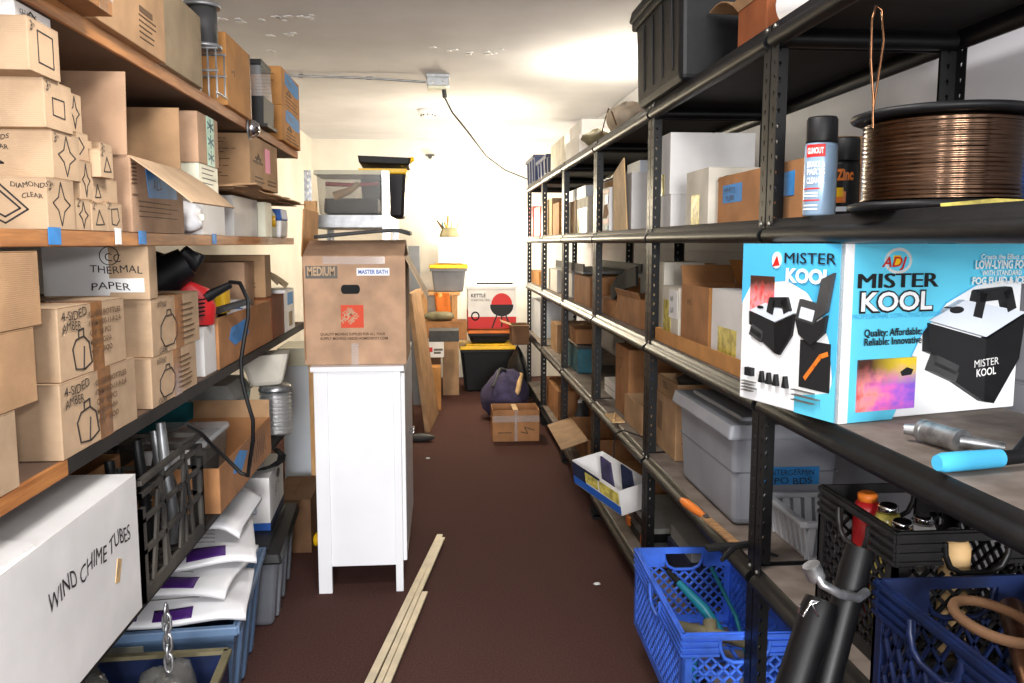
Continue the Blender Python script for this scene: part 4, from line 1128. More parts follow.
patch(o, 'F', .0, .62, 1, .82, 'clearfilm', 'clear_tape'); patch(o, 'F', .47, .0, .53, 1, 'clearfilm', 'clear_tape'); draw(o, 'F', [[(.6, .3), (.75, .25), (.68, .45), (.9, .35)], [(.12, .28), (.4, .28)]], .008, 'printbrown', 'text_print')
MB().box(-.02, .02, -.13, .13, .236, .240).build('tape_strap', 'tan', o)
mb = MB(); mb.blob((0, 0, .1), (.125, .085, .1), 14, 9, 21, .25); T(mb.build('bubble_wrap', 'clearplastic', None, (.555, 6.54, .007)), 'clear crumpled wrap filling the taped tan carton', 'wrapping')

# ================================================================= FLOOR, LEFT SIDE
# strips lying on the carpet
for lb, (pa, pb_), w in (('longest pale wooden strip lying on the carpet', ((440, 538), (368, 690)), .030), ('second pale strip lying against the longest one', ((443, 541), (378, 690)), .022), ('shorter pale strip lying apart on the carpet', ((425, 596), (386, 690)), .026)):
    A, B = at(*pa, Z=.006), at(*pb_, Z=.006)
    if 'longest' in lb and 'against' not in lb: pass
    dirv = (A - B).normalized(); B = B - dirv * .5
    q = Vector((-dirv.y, dirv.x, 0)) * w / 2
    T(MB().slab([A - q, A + q, B + q, B - q], .010).build('trim_strip', 'strip', None, (0, 0, .0115), bevel=.0015), lb, 'strip', 'pale strips on the carpet')
# blue tote with mail bags
near, far = Vector((-.647, 2.564, .35)), Vector((-.704, 3.237, .35)); yw = math.degrees(math.atan2(-(far.x - near.x), far.y - near.y)); L = (far - near).length
W = .56; perp = Vector((-math.cos(R(yw)), -math.sin(R(yw)), 0)); c = (near + far) / 2 + perp * W / 2
o = tote('open blue-grey tote overflowing with white mail bags on the carpet', (c.x, c.y, 0), W, L, .35, 'bluetote', None, yw, .86, 3, .03, True)
MB().slab([(-.14, -L * .467 - .003, .205), (.01, -L * .467 - .003, .205), (.01, -L * .497 - .003, .305), (-.14, -L * .497 - .003, .305)], .004).build('worn_sticker', 'ivory', o)
bags = [((.05, -.15, .386), .50, .36, 3, 1), ((.04, -.04, .445), .46, .40, -8, 2), ((.07, .06, .495), .44, .42, 9, 3), ((.05, .18, .578), .44, .40, -4, 4)]
LB = ['white plastic mail bag at the bottom of the heap, draped over the tote front', 'white mail bag with purple print, second up in the heap', 'white mail bag with purple print, third up in the heap', 'folded white mail bag on top of the heap']
for i, ((bx_, by_, bz), w, d, ya, sd) in enumerate(bags):
    rr = random.Random(sd); ph = rr.uniform(0, 6)
    f = lambda u, v: (w * (u - .5), d * (v - .5), .014 * math.sin(math.pi * u) * math.sin(math.pi * v) + .007 * math.sin(u * 8 + ph) * math.sin(v * 7 + ph) - (.03 if i == 3 else .008) * max(0, abs(u - .5) * 2 - .75) * 4 - .012 * max(0, .15 - v) * 8)
    p = Vector((bx_, by_, 0)); p.rotate(Euler((0, 0, R(yw)))); 
    mb = MB(); mb.surf(f, 20, 16, .014)
    o = T(mb.build('mail_bag', 'plasticbag', None, (c.x + p.x, c.y + p.y, bz), (0, 0, R(yw + ya))), LB[i], 'bag', 'white mail bags in the blue tote')
    if i < 3:
        for (u0, u1, v0, v1) in (((.45, .68, .02, .15), (.20, .36, .04, .12)) if i == 0 else ((.50, .78, .04, .20),)):
            mb = MB(); n = 4; vs = []; fs = []
            g = lambda a, b_: tuple(Vector(f(u0 + (u1 - u0) * a, v0 + (v1 - v0) * b_)) + Vector((0, 0, .0015)))
            mb.surf(lambda a, b_: g(a, b_), 4, 4, .001); mb.build('purple_print', 'fogpurple', o)
        mb = MB()
        for r_ in range(5):
            v = .30 + r_ * .10
            mb.surf(lambda a, b_: tuple(Vector(f(.2 + .5 * a, v + .02 * b_)) + Vector((0, 0, .0012))), 6, 1, .0008)
        mb.build('text_print', 'lidgrey', o)
# grey tote with black lid and file box
near, far = Vector((-.640, 3.255, .30)), Vector((-.684, 3.93, .30)); yw = math.degrees(math.atan2(-(far.x - near.x), far.y - near.y)); L = (far - near).length
W = .44; perp = Vector((-math.cos(R(yw)), -math.sin(R(yw)), 0)); c = (near + far) / 2 + perp * W / 2
o = tote('grey tote with a black lid on the carpet under the white file box', (c.x, c.y, 0), W - .03, L - .03, .275, 'greytotedark', 'blackplastic', yw, .88, 3, .0)
o = carton('white file box with blue trim standing on the black tote lid', (-1.02, -.735, 3.50, 3.92, .328, .328 + .225), 'whitebox', yaw=3, name='file_box')
patch(o, 'F', .0, 0, 1, .14, 'blue', 'blue_trim'); patch(o, 'R', 0, 0, 1, .14, 'navy', 'blue_trim')
patch(o, 'F', .40, .66, .78, .76, 'printblack', 'printed_label'); draw(o, 'F', [[(.25, .32), (.8, .32), (.8, .6), (.25, .6), (.25, .32)], [(.25, .46), (.8, .46)]], .002, 'blue', 'printed_form')
txt(o, 'R', 'ST 2', .35, .45, .06, 'printgrey', rot=20, hand=.1, name='marker_writing')
poly(o, 'R', ell(.6, .80, .10, .08, 16), 'darkgrey', 'hand_hole')
pts = [at(x, y, Y=Y) for x, y, Y in ((249, 484, 3.54), (262, 481, 3.56), (274, 472, 3.62), (281, 463, 3.7), (282, 455, 3.76), (276, 449, 3.8), (268, 449, 3.82))]
for p_ in pts: p_.z = min(max(p_.z, .575), .625)
mb = MB()
for a, b_ in zip(pts, pts[1:]): mb.bar(a, b_, .035, .008, (0, .3, 1))
T(mb.build('black_strap', 'blackmatte', bevel=.002), 'black looped strap resting on the white file box', 'strap')
mb = MB(); mb.lathe([(.075, 0), (.085, .012), (.08, .014), (.06, .006)], 24)
T(mb.build('white_plate', 'whitebox', None, (-.86, 3.66, .562), (0, R(3), 0)), 'small white dish lying on the file box under the strap', 'dish')
# dark box and funnel near the cabinet
x0, x1 = at(291, 560, Y=4.15).x, at(313, 560, Y=4.15).x
carton('dark brown box on the carpet beside the white cabinet', (x0 - .08, x1, 4.12, 4.55, 0, .27), 'kraftdim', name='storage_box')
c = at(314, 549, Z=.02)
T(MB().lathe([(.035, 0), (.036, .004), (.012, .05), (.006, .055), (.006, .085)], 18).build('funnel', 'yellow', None, (c.x, c.y + .1, .036), (R(90), 0, R(65))), 'small yellow funnel lying on the carpet beside the cabinet', 'funnel')
# low crate with bagged things at the very front
Y = 2.02
x1 = at(231, 656, Y=2.44).x; z1 = at(200, 656, Y=2.44).z
o = empty('parts_bin', (x1 - .27, Y + .21, 0), R(3)); T(o, 'low wooden-edged bin of bagged parts on the carpet at the bottom left', 'bin')
mb = MB(); w, d, h, th = .54, .42, z1, .012
mb.box(-w / 2, w / 2, -d / 2, -d / 2 + th, 0, h).box(-w / 2, w / 2, d / 2 - th, d / 2, 0, h).box(-w / 2, -w / 2 + th, -d / 2 + th, d / 2 - th, 0, h).box(w / 2 - th, w / 2, -d / 2 + th, d / 2 - th, 0, h).box(-w / 2 + th, w / 2 - th, -d / 2 + th, d / 2 - th, 0, .02)
mb.build('walls', 'navycrate', o, bevel=.003)
mb = MB()
for a, b_ in (((-1, -1), (1, -1)), ((1, -1), (1, 1)), ((1, 1), (-1, 1)), ((-1, 1), (-1, -1))): mb.bar((a[0] * w / 2, a[1] * d / 2, h + .006), (b_[0] * w / 2, b_[1] * d / 2, h + .006), .022, .012)
mb.build('rim', 'olive', o)
for i, (x, y, lb, m) in enumerate(((-.125, .02, 'grey plastic-bagged parts heaped in the low bin', 'smokeplastic'), (.105, .02, 'second plastic bag of parts beside the first in the low bin', 'smokeplastic'))):
    q = T(MB().blob((0, 0, .17), (.095, .125, .17), 16, 10, 30 + i, .2).build('parts_bag', m, None, (o.location.x + x + .03, o.location.y + y + .03, .021)), lb, 'bag')
    if i == 0: MB().blob((0, 0, .15), (.075, .10, .13), 14, 8, 33, .2).build('parts', 'darkgrey', q)
    else: MB().blob((0, 0, .12), (.065, .09, .10), 14, 8, 36, .2).build('parts', 'lidgrey', q)
# small crumbs of paper on the carpet
for i, (px_, py_) in enumerate(((428, 459), (597, 585))):
    c = at(px_, py_, Z=0); T(MB().blob((0, 0, .006), (.016, .012, .006), 8, 6, i, .3).build('paper_scrap', 'paper', None, (c.x, c.y, 0)), ('tiny white paper scrap on the carpet by the leaning board', 'tiny pale scrap on the carpet by the right shelving')[i], 'scrap')
# ================================================================= RIGHT SHELVING CONTENTS
L1, L2, L3, L4, L5 = [z + .0012 for z in LV]
XF = .868   # usual aisle face of things on the black shelves

# ---------------------------------------------------------------- fog machine carton
A, B = at(838, 425, Z=L3), at(742, 398, Z=L3)
A.y += .02; B.y += .02
dv = (B - A); L = dv.length; yw = math.degrees(math.atan2(-dv.x, dv.y)); W = .522
wx = Vector((math.cos(R(yw)), math.sin(R(yw)), 0)); dy = Vector((-math.sin(R(yw)), math.cos(R(yw)), 0))
c = A + wx * W / 2 + dy * L / 2; H = 1.5185 - L3
o = carton('big blue and white carton picturing a black fog machine on the middle shelf', (c.x - W / 2, c.x + W / 2, c.y - L / 2, c.y + L / 2, L3, L3 + H), 'kitwhite', yaw=yw, name='fog_machine_box', bev=.003)
KIT = o
MB().slab([(W / 2 - .008, L / 2, .23), (W / 2 - .008, L / 2, H - .002), (-W / 2, L / 2, H - .002), (-W / 2, L / 2, .23)][::-1], .004)
# end face (towards the aisle): 'L' side, u runs from far to near
poly(o, 'L', [(0, 1), (0, .62), (.10, .74), (.28, .76), (.5, .78), (.7, .72), (.85, .6), (.93, .45), (.97, .25), (.96, 0), (1, 0), (1, 1)], 'kitblue', 'printed_field')
poly(o, 'L', [(.62, 0), (.62, .10), (.95, .16), (1, .3), (1, 0)], 'kitcyan', 'printed_field')
patch(o, 'L', .10, .56, .37, .80, 'fogphoto', 'fog_photo'); patch(o, 'L', .66, .16, .95, .44, 'printblack', 'product_photo')
draw(o, 'L', [[(.72, .22), (.80, .30), (.86, .36), (.92, .38)]], .010, 'orange', 'product_photo')
for k_ in (0, .005): txt(o, 'L', 'MISTER', .46 + k_, .885, .034, 'printblack', wide=.170); txt(o, 'L', 'KOOL', .49, .775, .042, 'kitwhite', wide=.150, bold=.04)
poly(o, 'L', ell(.39, .90, .045, .05, 20), 'paper', 'logo'); poly(o, 'L', [(.35, .86), (.40, .93), (.43, .87)], 'redprint', 'logo')


def fogmachine(o, sd, X0, Y0, sx, sy, parts='machine_picture'):
    f = lambda pts: [(X0 + a * sx, Y0 + b * sy) for a, b in pts]
    poly(o, sd, f([(.02, .76), (.36, .92), (1.0, .80), (.60, .60)]), 'palepaint', parts)
    poly(o, sd, f([(.02, .74), (.60, .58), (.62, .04), (.20, .30), (.16, .45), (.03, .50)]), 'printblack', parts)
    poly(o, sd, f([(.60, .58), (1.0, .78), (.96, .40), (.72, .02), (.62, .04)]), 'blackplastic', parts)
    draw(o, sd, [f([(.50, .80), (.53, .95), (.80, .97), (.84, .85)])], .012 * sx * 4, 'printblack', parts)
    poly(o, sd, f(ell(.28, .84, .07, .03, 14)), 'printblack', parts)
    draw(o, sd, [f([(.12, .42), (.30, .34)]), f([(.10, .37), (.30, .28)])], .01 * sx * 4, 'darkgrey', parts)


fogmachine(o, 'L', .10, .32, .50, .34); 
poly(o, 'L', [(.62, .56), (.80, .54), (.84, .66), (.66, .68)], 'darkgrey', 'machine_picture'); poly(o, 'L', [(.62, .56), (.80, .54), (.92, .60), (.90, .50), (.78, .42), (.66, .47)], 'printblack', 'machine_picture')
poly(o, 'L', [(.80, .56), (.92, .62), (.97, .84), (.86, .80)], 'darkgrey', 'machine_picture'); poly(o, 'L', [(.66, .57), (.79, .555), (.81, .62), (.68, .635)], 'palepaint', 'machine_picture')
for i, u in enumerate((.26, .34, .42, .52)): draw(o, 'L', [[(u, .14), (u + .03, .14), (u + .015, .20), (u, .14)]], .005, 'printblack', 'shipping_symbol')
draw(o, 'L', [[(.10 + .012 * i, .16), (.10 + .012 * i, .21)] for i in range(7)], .0018, 'printblack', 'barcode'); wiggle_text(o, 'L', .06, .06, .16, .06, 4, 'printgrey', .0016, seed=41); wiggle_text(o, 'L', .62, .08, .26, .06, 3, 'printgrey', .0016, seed=42)
# big face: 'F'
poly(o, 'F', [(0, 1), (0, 0), (.28, 0), (.32, .10), (.34, .30), (.42, .50), (.54, .66), (.70, .76), (.86, .79), (1, .77), (1, 1)], 'kitcyan', 'printed_field')
draw(o, 'F', [[(.32, .10), (.34, .30), (.42, .50), (.54, .66), (.70, .76), (.86, .79), (1, .77)]], .004, 'kitblue', 'printed_edge')
poly(o, 'F', [(0, 1), (0, 0), (.045, 0), (.045, 1)], 'kitwhite', 'printed_field')
O_ = ell(.27, .905, .065, .065, 26); draw(o, 'F', [O_ + O_[:1]], .006, 'paper', 'logo'); patch(o, 'F', .245, .875, .28, .935, 'yellow', 'logo'); txt(o, 'F', 'ADJ', .185, .872, .030, 'redprint', wide=.066, bold=.02, shear=.25)
for k_ in (0, .0035, .007): txt(o, 'F', 'MISTER', .055 + k_, .755, .044, 'printblack', wide=.222)
txt(o, 'F', 'KOOL', .075, .625, .058, 'printblack', wide=.203, bold=.07); txt(o, 'F', 'KOOL', .078, .630, .054, 'kitwhite', wide=.197, bold=.025)
txt(o, 'F', 'PROFESSIONAL LOW-LYING FOGGER', .04, .585, .014, 'kitblue', wide=.245, name='text_print')
txt(o, 'F', 'Quality: Affordable:', .105, .485, .022, 'printblack', wide=.158, bold=.025); txt(o, 'F', 'Reliable: Innovative', .105, .435, .022, 'printblack', wide=.158, bold=.025)
patch(o, 'F', .085, .06, .385, .355, 'fogphoto', 'fog_photo'); poly(o, 'F', [(.30, .275), (.335, .30), (.37, .285), (.36, .255), (.31, .25)], 'printblack', 'fog_photo')
fogmachine(o, 'F', .43, .03, .56, .70); txt(o, 'F', 'MISTER', .70, .27, .024, 'paper', rot=4, wide=.075); txt(o, 'F', 'KOOL', .715, .215, .024, 'paper', rot=4, wide=.06, bold=.02)
txt(o, 'F', 'Create the Effect of', .70, .91, .016, 'paper', wide=.135, bold=.01); txt(o, 'F', 'LOW-LYING FOG', .67, .855, .026, 'paper', wide=.16, bold=.03); txt(o, 'F', 'WITH STANDARD', .71, .815, .016, 'paper', wide=.12, bold=.02); txt(o, 'F', 'FOG FLUID & ICE!', .655, .765, .022, 'paper', wide=.165, bold=.03)
# blue-handled tool, galvanised pipe tool, black bar on the middle shelf
c0, c1 = at(937, 463, Z=L3 + .018), at(1000, 458, Z=L3 + .018)
o = empty('hand_tool', tuple(c0)); T(o, 'bright blue handled tool lying at the edge of the middle shelf', 'tool'); d = (c1 - c0); d.z = 0; e = d.normalized()
MB().tube([(0, 0, 0), e * .012, e * d.length * .5, e * d.length], [.013, .0165, .0165, .0155], 16).build('handle', 'kitblue', o, (0, 0, 0))
MB().tube([e * d.length * 1.0005, e * (d.length + .05), e * (d.length + .11)], [.0135, .012, .010], 12).build('shank', 'blackplastic', o)
MB().tube([e * (d.length + .03) + Vector((0, 0, .0)), e * (d.length + .07) + Vector((.01, .02, .034))], [.010, .008], 10).build('lever', 'blackplastic', o)
pts = [at(904, 429, Z=L3 + .022), at(925, 431, Z=L3 + .022), at(945, 437, Z=L3 + .022), at(960, 441, Z=L3 + .022), at(1005, 448, Z=L3 + .018)]
mb = MB(); mb.tube(pts[:2], [.010, .014], 14).tube([pts[1], pts[3]], .021, 16).tube([pts[3], pts[4]], [.013, .010], 14)
for a in (pts[1], pts[3]): mb.tube([a - (pts[3] - pts[1]) * .06, a + (pts[3] - pts[1]) * .06], .0225, 16)
T(mb.build('pipe_tool', 'galv'), 'galvanised pipe fitting lying behind the blue-handled tool', 'pipe')

# ---------------------------------------------------------------- upper shelf of the near bay
c = Vector((.955, 1.585, L2))
o = empty('wire_spool', tuple(c)); T(o, 'large black spool wound with copper-brown wire lying flat', 'spool')
RS, HS = .150, .185
prof = [(.05, .016)] + [(RS - .010 + .0022 * (1 if i % 2 else 0) + .0012 * math.sin(i * 1.7), .018 + (HS - .036) * i / 70) for i in range(71)] + [(.05, HS - .016)]
MB().lathe(prof, 80).build('wire_winding', 'wire', o)
for z in (0, HS - .016): MB().lathe([(RS + .006, 0), (RS + .014, .003), (RS + .016, .008), (RS + .014, .013), (RS + .004, .016), (.02, .016)], 72, (0, 0, z)).build('flange', 'blackplastic', o)
mb = MB(); p0 = at(872, 150, Y=1.52) - c
a_ = [at(x, y, Y=1.50) - c for x, y in ((873, 128), (873, 95), (871, 60), (872, 20), (876, 6), (882, 10), (884, 40), (878, 80), (873, 110))]
T(MB().tube([q + c for q in a_], .0022, 6).build('hanging_wire', 'copper'), 'copper wire loop standing up from the big spool', 'wire')
T(MB().slab([(c.x - .10, c.y - RS - .022, L2 + .001), (c.x + .10, c.y - RS - .02, L2 + .001), (c.x + .10, c.y - RS - .018, L2 + .012), (c.x - .0, c.y - RS - .018, L2 + .015), (c.x - .10, c.y - RS - .02, L2 + .006)], .0015).build('yellow_strip', 'tapeyellow'), 'thin yellow strip in front of the wire spool', 'strip')


def can(label, px_, py_top, X, r, body, cap, capf=.25, decor=None):
    a = at(px_, 160, X=X); h = at(px_, py_top, X=X).z - L2
    o = empty('spray_can', (X, a.y, L2)); T(o, label, 'spray can'); hb = h * (1 - capf)
    MB().lathe([(r * .94, 0), (r, .004), (r, hb - .008), (r * .93, hb - .001)], 32).build('body', body, o)
    MB().lathe([(r * .96, hb), (r * .97, hb + .004), (r * .94, h - .006), (r * .86, h)], 32).build('cap', cap, o)
    return o, hb, math.atan2(-a.y, -X)


def wrap(o, ang, r, a0, a1, z0, z1, m, name, k=0):   # curved label patch on a can, angles in degrees about the camera-facing direction
    mb = MB(); n = 10; vs = []
    for i in range(n + 1):
        a = ang + R(a0 + (a1 - a0) * i / n)
        for z in (z0, z1):
            for q in (r - .0005, r + .0006 + k * .0003): vs.append((q * math.cos(a), q * math.sin(a), z))
    fs = []
    for i in range(n):
        b = i * 4; c_ = b + 4; fs += [(b + 1, c_ + 1, c_ + 3, b + 3), (b, b + 2, c_ + 2, c_), (b + 2, b + 3, c_ + 3, c_ + 2), (b, c_, c_ + 1, b + 1)]
    mb.add(vs, fs, 0, False); return mb.build(name, m, o)


def wraptxt(o, ang, r, s, a0, z, size, wid, m, bold=.03, k=3):
    vs, fs, x1 = textmesh(s, bold); sc = wid / x1; rr = r + .0012 + k * .0003; out = []
    for p in vs:
        a = ang + R(a0) + p.x * sc / r
        out.append((rr * math.cos(a), rr * math.sin(a), z + p.y * size))
    mb = MB(); mb.add(out, fs); return mb.build('lettering', m, o)


o, hb, an = can('tall pale-blue spray can with a red badge and black cap', 821, 118, .852, .0355, 'canlabel', 'blackplastic', .26)
wrap(o, an, .0355, -58, 14, hb * .80, hb * .97, 'redprint', 'badge'); wraptxt(o, an, .0355, 'GUMOUT', -50, hb * .845, .018, .036, 'paper')
for i, (s, z) in enumerate((('BRAKE &', .66), ('PARTS', .56), ('CLEANER', .44))): wraptxt(o, an, .0355, s, -50, hb * z, .018, .040, 'paper')
for z in (.36, .20): wrap(o, an, .0355, -75, 0, hb * z, hb * z + .003, 'redprint', 'stripe')
for z in (.30, .26, .13, .08): wrap(o, an, .0355, -70, -6, hb * z, hb * z + .003, 'paper', 'text_print')
o, hb, an = can('shorter black spray can with orange flame lettering', 846, 138, .945, .032, 'blackplastic', 'blackplastic', .30)
wraptxt(o, an, .032, 'Zinc', -30, hb * .66, .034, .034, 'orange', .05); wrap(o, an, .032, -60, 5, hb * .25, hb * .45, 'orange', 'flame_print'); wrap(o, an, .032, -40, -5, hb * .36, hb * .52, 'yellow', 'flame_print', 1); wrap(o, an, .032, -60, 10, 0.012, hb * .18, 'palepaint', 'printed_label')

bt = (.870, 1.12, at(803, 190, X=.87).y, at(718, 190, X=.87).y, L2, L2 + .143)
o = carton('long orange-brown carton with two blue tape tags beside the spray cans', bt, 'kraftbrown', opened=True)
patch(o, 'L', .08, .42, .34, .80, 'tapeblue', 'masking_tape'); txt(o, 'L', 'PARTS', .10, .62, .024, 'ink', hand=.08, wide=.10, name='marker_writing'); txt(o, 'L', 'TUBE', .12, .46, .022, 'ink', hand=.08, wide=.08, name='marker_writing')
patch(o, 'L', .70, .40, .92, .82, 'tapeblue', 'masking_tape'); txt(o, 'L', 'LS', .73, .50, .042, 'ink', hand=.06, name='marker_writing')
pp = [(.90, bt[2] + .03, L2 + .13), (.92, bt[2] + .07, L2 + .155), (.96, bt[2] + .14, L2 + .165), (1.0, bt[2] + .22, L2 + .14)]
T(MB().tube(pp, .006, 8).tube([Vector(p) + Vector((.012, .0, .012)) for p in pp], .006, 8).build('black_cable', 'blackplastic'), 'black cables arching out of the long orange-brown carton', 'cable')
pp = [at(x, y, X=.89) for x, y in ((716, 182), (726, 178), (742, 176), (756, 173))]
o = carton('white carton with glossy yellow tape behind the long brown carton', side(.855, 709, 687, 167, L2, w=.22), 'offwhite'); patch(o, 'L', .25, 0, .62, .55, 'tapeyellow', 'packing_tape')
T(MB().tube(pp, [.004, .008, .008, .004], 8).build('rubber_strip', 'blackmatte'), 'thin black rubber strip above the long brown carton', 'strip')
b0 = side(.866, 671, 656, 194, L2, w=.26)
b0 = (b0[0], b0[1], b0[2], b0[2] + .20, b0[4], b0[5]) if b0[3] - b0[2] < .2 else b0
o = carton('lower white carton of the pair by the second shelf post', b0, 'whitebox')
zt = at(661, 137, X=.866).z
o = carton('larger white carton stacked on top of the pair by the second shelf post', (.866, .866 + .33, b0[2] + .02, b0[3] + .06, b0[5] + .001, zt), 'whitebox'); patch(o, 'L', .3, 0, .7, .35, 'tapeyellow', 'packing_tape')
o = carton('open brown carton with flaps behind the white carton pair', (1.125, 1.256, 2.5, 2.80, L2, L2 + .19), 'kraftbrown', opened=True); flap(o, 'F', .09, 50, 'kraft')
# third bay, second shelf
bC = side(.86, 632, 619, 172, L2, w=.26)
o = carton('white carton with an upright flap in the third bay, second shelf', bC, 'whitebox')
zt = at(630, 165, X=.86).z
T(MB().slab([(.845, bC[2], L2), (.845, bC[3] + .02, L2), (.845, bC[3] + .04, zt - .02), (.83, bC[2] + .02, zt + .03)], -.006).build('tan_panel', 'tan'), 'tan card panel leaning on the white carton in the third bay', 'card')
o = carton('small pale carton on the white carton with the leaning panel', (.90, 1.1, bC[2] + .02, bC[3], bC[5] + .001, bC[5] + .055), 'palepaint')
b_ = side(.87, 618, 599, 178, L2, w=.3); b_ = (b_[0], b_[1], max(b_[2], bC[3] + .05), max(b_[3], bC[3] + .30), b_[4], b_[5])
o = carton('brown carton behind the tan panel, second shelf', b_, 'kraft')
Yg = at(606, 215, X=.84).y
o = T(MB().box(-.012, .012, -.085, .085, 0, .215).build('picture_packet', 'whitebox', None, (.842, b_[2] + .10, L2), bevel=.002), 'colourful printed packet with red and blue bands on the second shelf', 'packet')
DIM[o.name] = (.024, .17, .215); patch(o, 'L', .1, .88, .95, .95, 'redprint', 'print'); patch(o, 'L', .1, .18, .9, .25, 'redprint', 'print'); patch(o, 'L', .45, .62, .85, .84, 'blue', 'print'); poly(o, 'L', [(.1, .3), (.3, .6), (.7, .62), (.9, .4), (.6, .3)], 'kraftdark', 'print')
patch(o, 'L', .45, .02, .9, .12, 'teal', 'print')
# further bays, second shelf
def shelfbox(label, xn, xf, yt, z, m, X=XF, w=.3, **k): return carton(label, side(X, xn, xf, yt, z, w=w), m, **k)


SB = 'cartons on the second black shelf, far bays'
shelfbox('white carton with brown paper top in the fourth bay, second shelf', 588, 577, 196, L2, 'offwhite', group=SB)
patch(bpy.context.scene.objects[list(DIM)[-1]], 'L', .1, .0, .9, .7, 'tapeyellow', 'packing_tape')
shelfbox('tan carton at the far side of the fourth bay, second shelf', 576, 565, 200, L2, 'kraftlight', group=SB)
shelfbox('red and white carton in the fifth bay, second shelf', 559, 553, 202, L2, 'kraftorange', group=SB)
shelfbox('cream tall carton in the fifth bay, second shelf', 552, 544, 198, L2, 'kraftlight', group=SB)
shelfbox('dark red carton in the farthest bay, second shelf', 540, 534, 206, L2, 'redprint', group=SB); shelfbox('second dark red carton next to it at the shelf end', 533, 528.5, 206, L2, 'redprint', group=SB)
zq = at(580, 192, X=.9).z
b_ = side(.9, 590, 566, 192, L2)
carton('wide pale carton across the tops in the fourth bay, second shelf', (.88, 1.2, b_[2] + .05, b_[3] - .05, at(585, 196, X=.85).z + .0015, at(585, 196, X=.85).z + .075), 'palepaint')

# ---------------------------------------------------------------- top shelf
p, q = at(682, 80, Z=L1), at(632, 108, Z=L1)
o = tote('big black ribbed tote on top of the black shelving', (.79 + .23, (p.y + q.y) / 2 + .02, L1), .46, q.y - p.y + .06, .34, 'blackplastic', 'blackplastic', 0, .96, 0, .03, lidh=.045)
for k_ in range(4):
    yk = -.5 * (q.y - p.y) + (q.y - p.y) * (k_ + .6) / 4.4
    MB().hexa([(-.226, yk - .012, .05), (-.2205, yk - .012, .05), (-.2205, yk + .012, .05), (-.226, yk + .012, .05), (-.236, yk - .012, .30), (-.228, yk - .012, .30), (-.228, yk + .012, .30), (-.236, yk + .012, .30)]).build('rib', 'blackplastic', o, bevel=.003)
MB().tube([(-.1, -(q.y - p.y) / 2 + .02, .1), (-.1, -(q.y - p.y) / 2 - .006, .14), (.1, -(q.y - p.y) / 2 - .006, .14), (.1, -(q.y - p.y) / 2 + .02, .1)], .008, 8).build('handle', 'blackplastic', o)
b_ = (.87, 1.2, at(772, 30, X=.87).y + .04, at(738, 30, X=.87).y, L1, L1 + .13)
o = carton('brown carton with a curling torn flap on the top shelf, near bay', b_, 'kraftred', opened=True)
flap(o, 'K', .30, 80, 'kraft', warp=-.03); flap(o, 'L', .03, 40, 'kraft')
c = at(790, 12, X=.90)
o = empty('paper_roll', (.93, c.y - .16, L1 + .052), 0, (0, 0, R(18))); T(o, 'white plastic-wrapped roll lying on the nearest top shelf', 'roll')
MB().tube([(0, .14, 0), (0, .13, 0), (0, -.25, 0)], [.042, .051, .051], 24).build('roll', 'plasticbag', o); MB().tube([(-.03, .05, .042), (-.045, .06, .02)], .004, 6).build('tie', 'darkgrey', o)
# fabric and bags
c = at(626, 118, X=.92)
o = T(MB().blob((0, 0, .075), (.10, .24, .075), 18, 10, 15, .2).build('fabric_bundle', 'fabric', None, (.93, c.y + .02, L1)), 'beige fabric bundle piped in dark trim next to the black tote', 'fabric')
MB().tube([(-.095, -.2, .02), (-.10, -.1, .10), (-.09, .02, .13), (-.085, .14, .09), (-.09, .22, .02)], .0035, 6).build('piping', 'kraftdim', o)
o = T(MB().blob((0, 0, .06), (.09, .14, .06), 14, 8, 18, .3).build('leafy_bundle', 'olive', None, (.93, at(598, 135, X=.92).y, L1)), 'dull green crumpled bundle on the top shelf, third bay', 'bundle')
b_ = side(.84, 591, 566, 128, L1, w=.4)
zt = at(580, 128, X=.84).z
o = carton('stacked white foam-white carton on the top shelf of the fourth bay', (.84, 1.22, b_[2] + .42, b_[3], L1, L1 + .12), 'whitebox'); 
o = carton('second white carton lying on the first one, fourth bay top shelf', (.86, 1.24, b_[2] + .45, b_[3] - .03, L1 + .121, L1 + .215), 'whitebox')
b_ = side(.85, 565, 551, 135, L1, w=.36)
o = carton('cream ragged-edged carton on the top shelf, fifth bay', (.85, 1.2, b_[2] + .02, b_[3], L1, L1 + .20), 'offwhite')
CR = 'blue crates at the far end of the top shelf'
for i, (xn, xf, lb) in enumerate(((548, 537, 'navy crate on the far top shelf, nearer of two'), (535, 526.5, 'navy crate at the very end of the far top shelf'))):
    b_ = side(.83, xn, xf, 160, L1, w=.3)
    o = tote(lb, ((b_[0] + b_[1]) / 2, (b_[2] + b_[3]) / 2, L1), .30, b_[3] - b_[2] - .05, min(.30, b_[5] - L1 + .05), 'navycrate', None, 0, .95, 3, .03, True, CR, name='storage_crate')

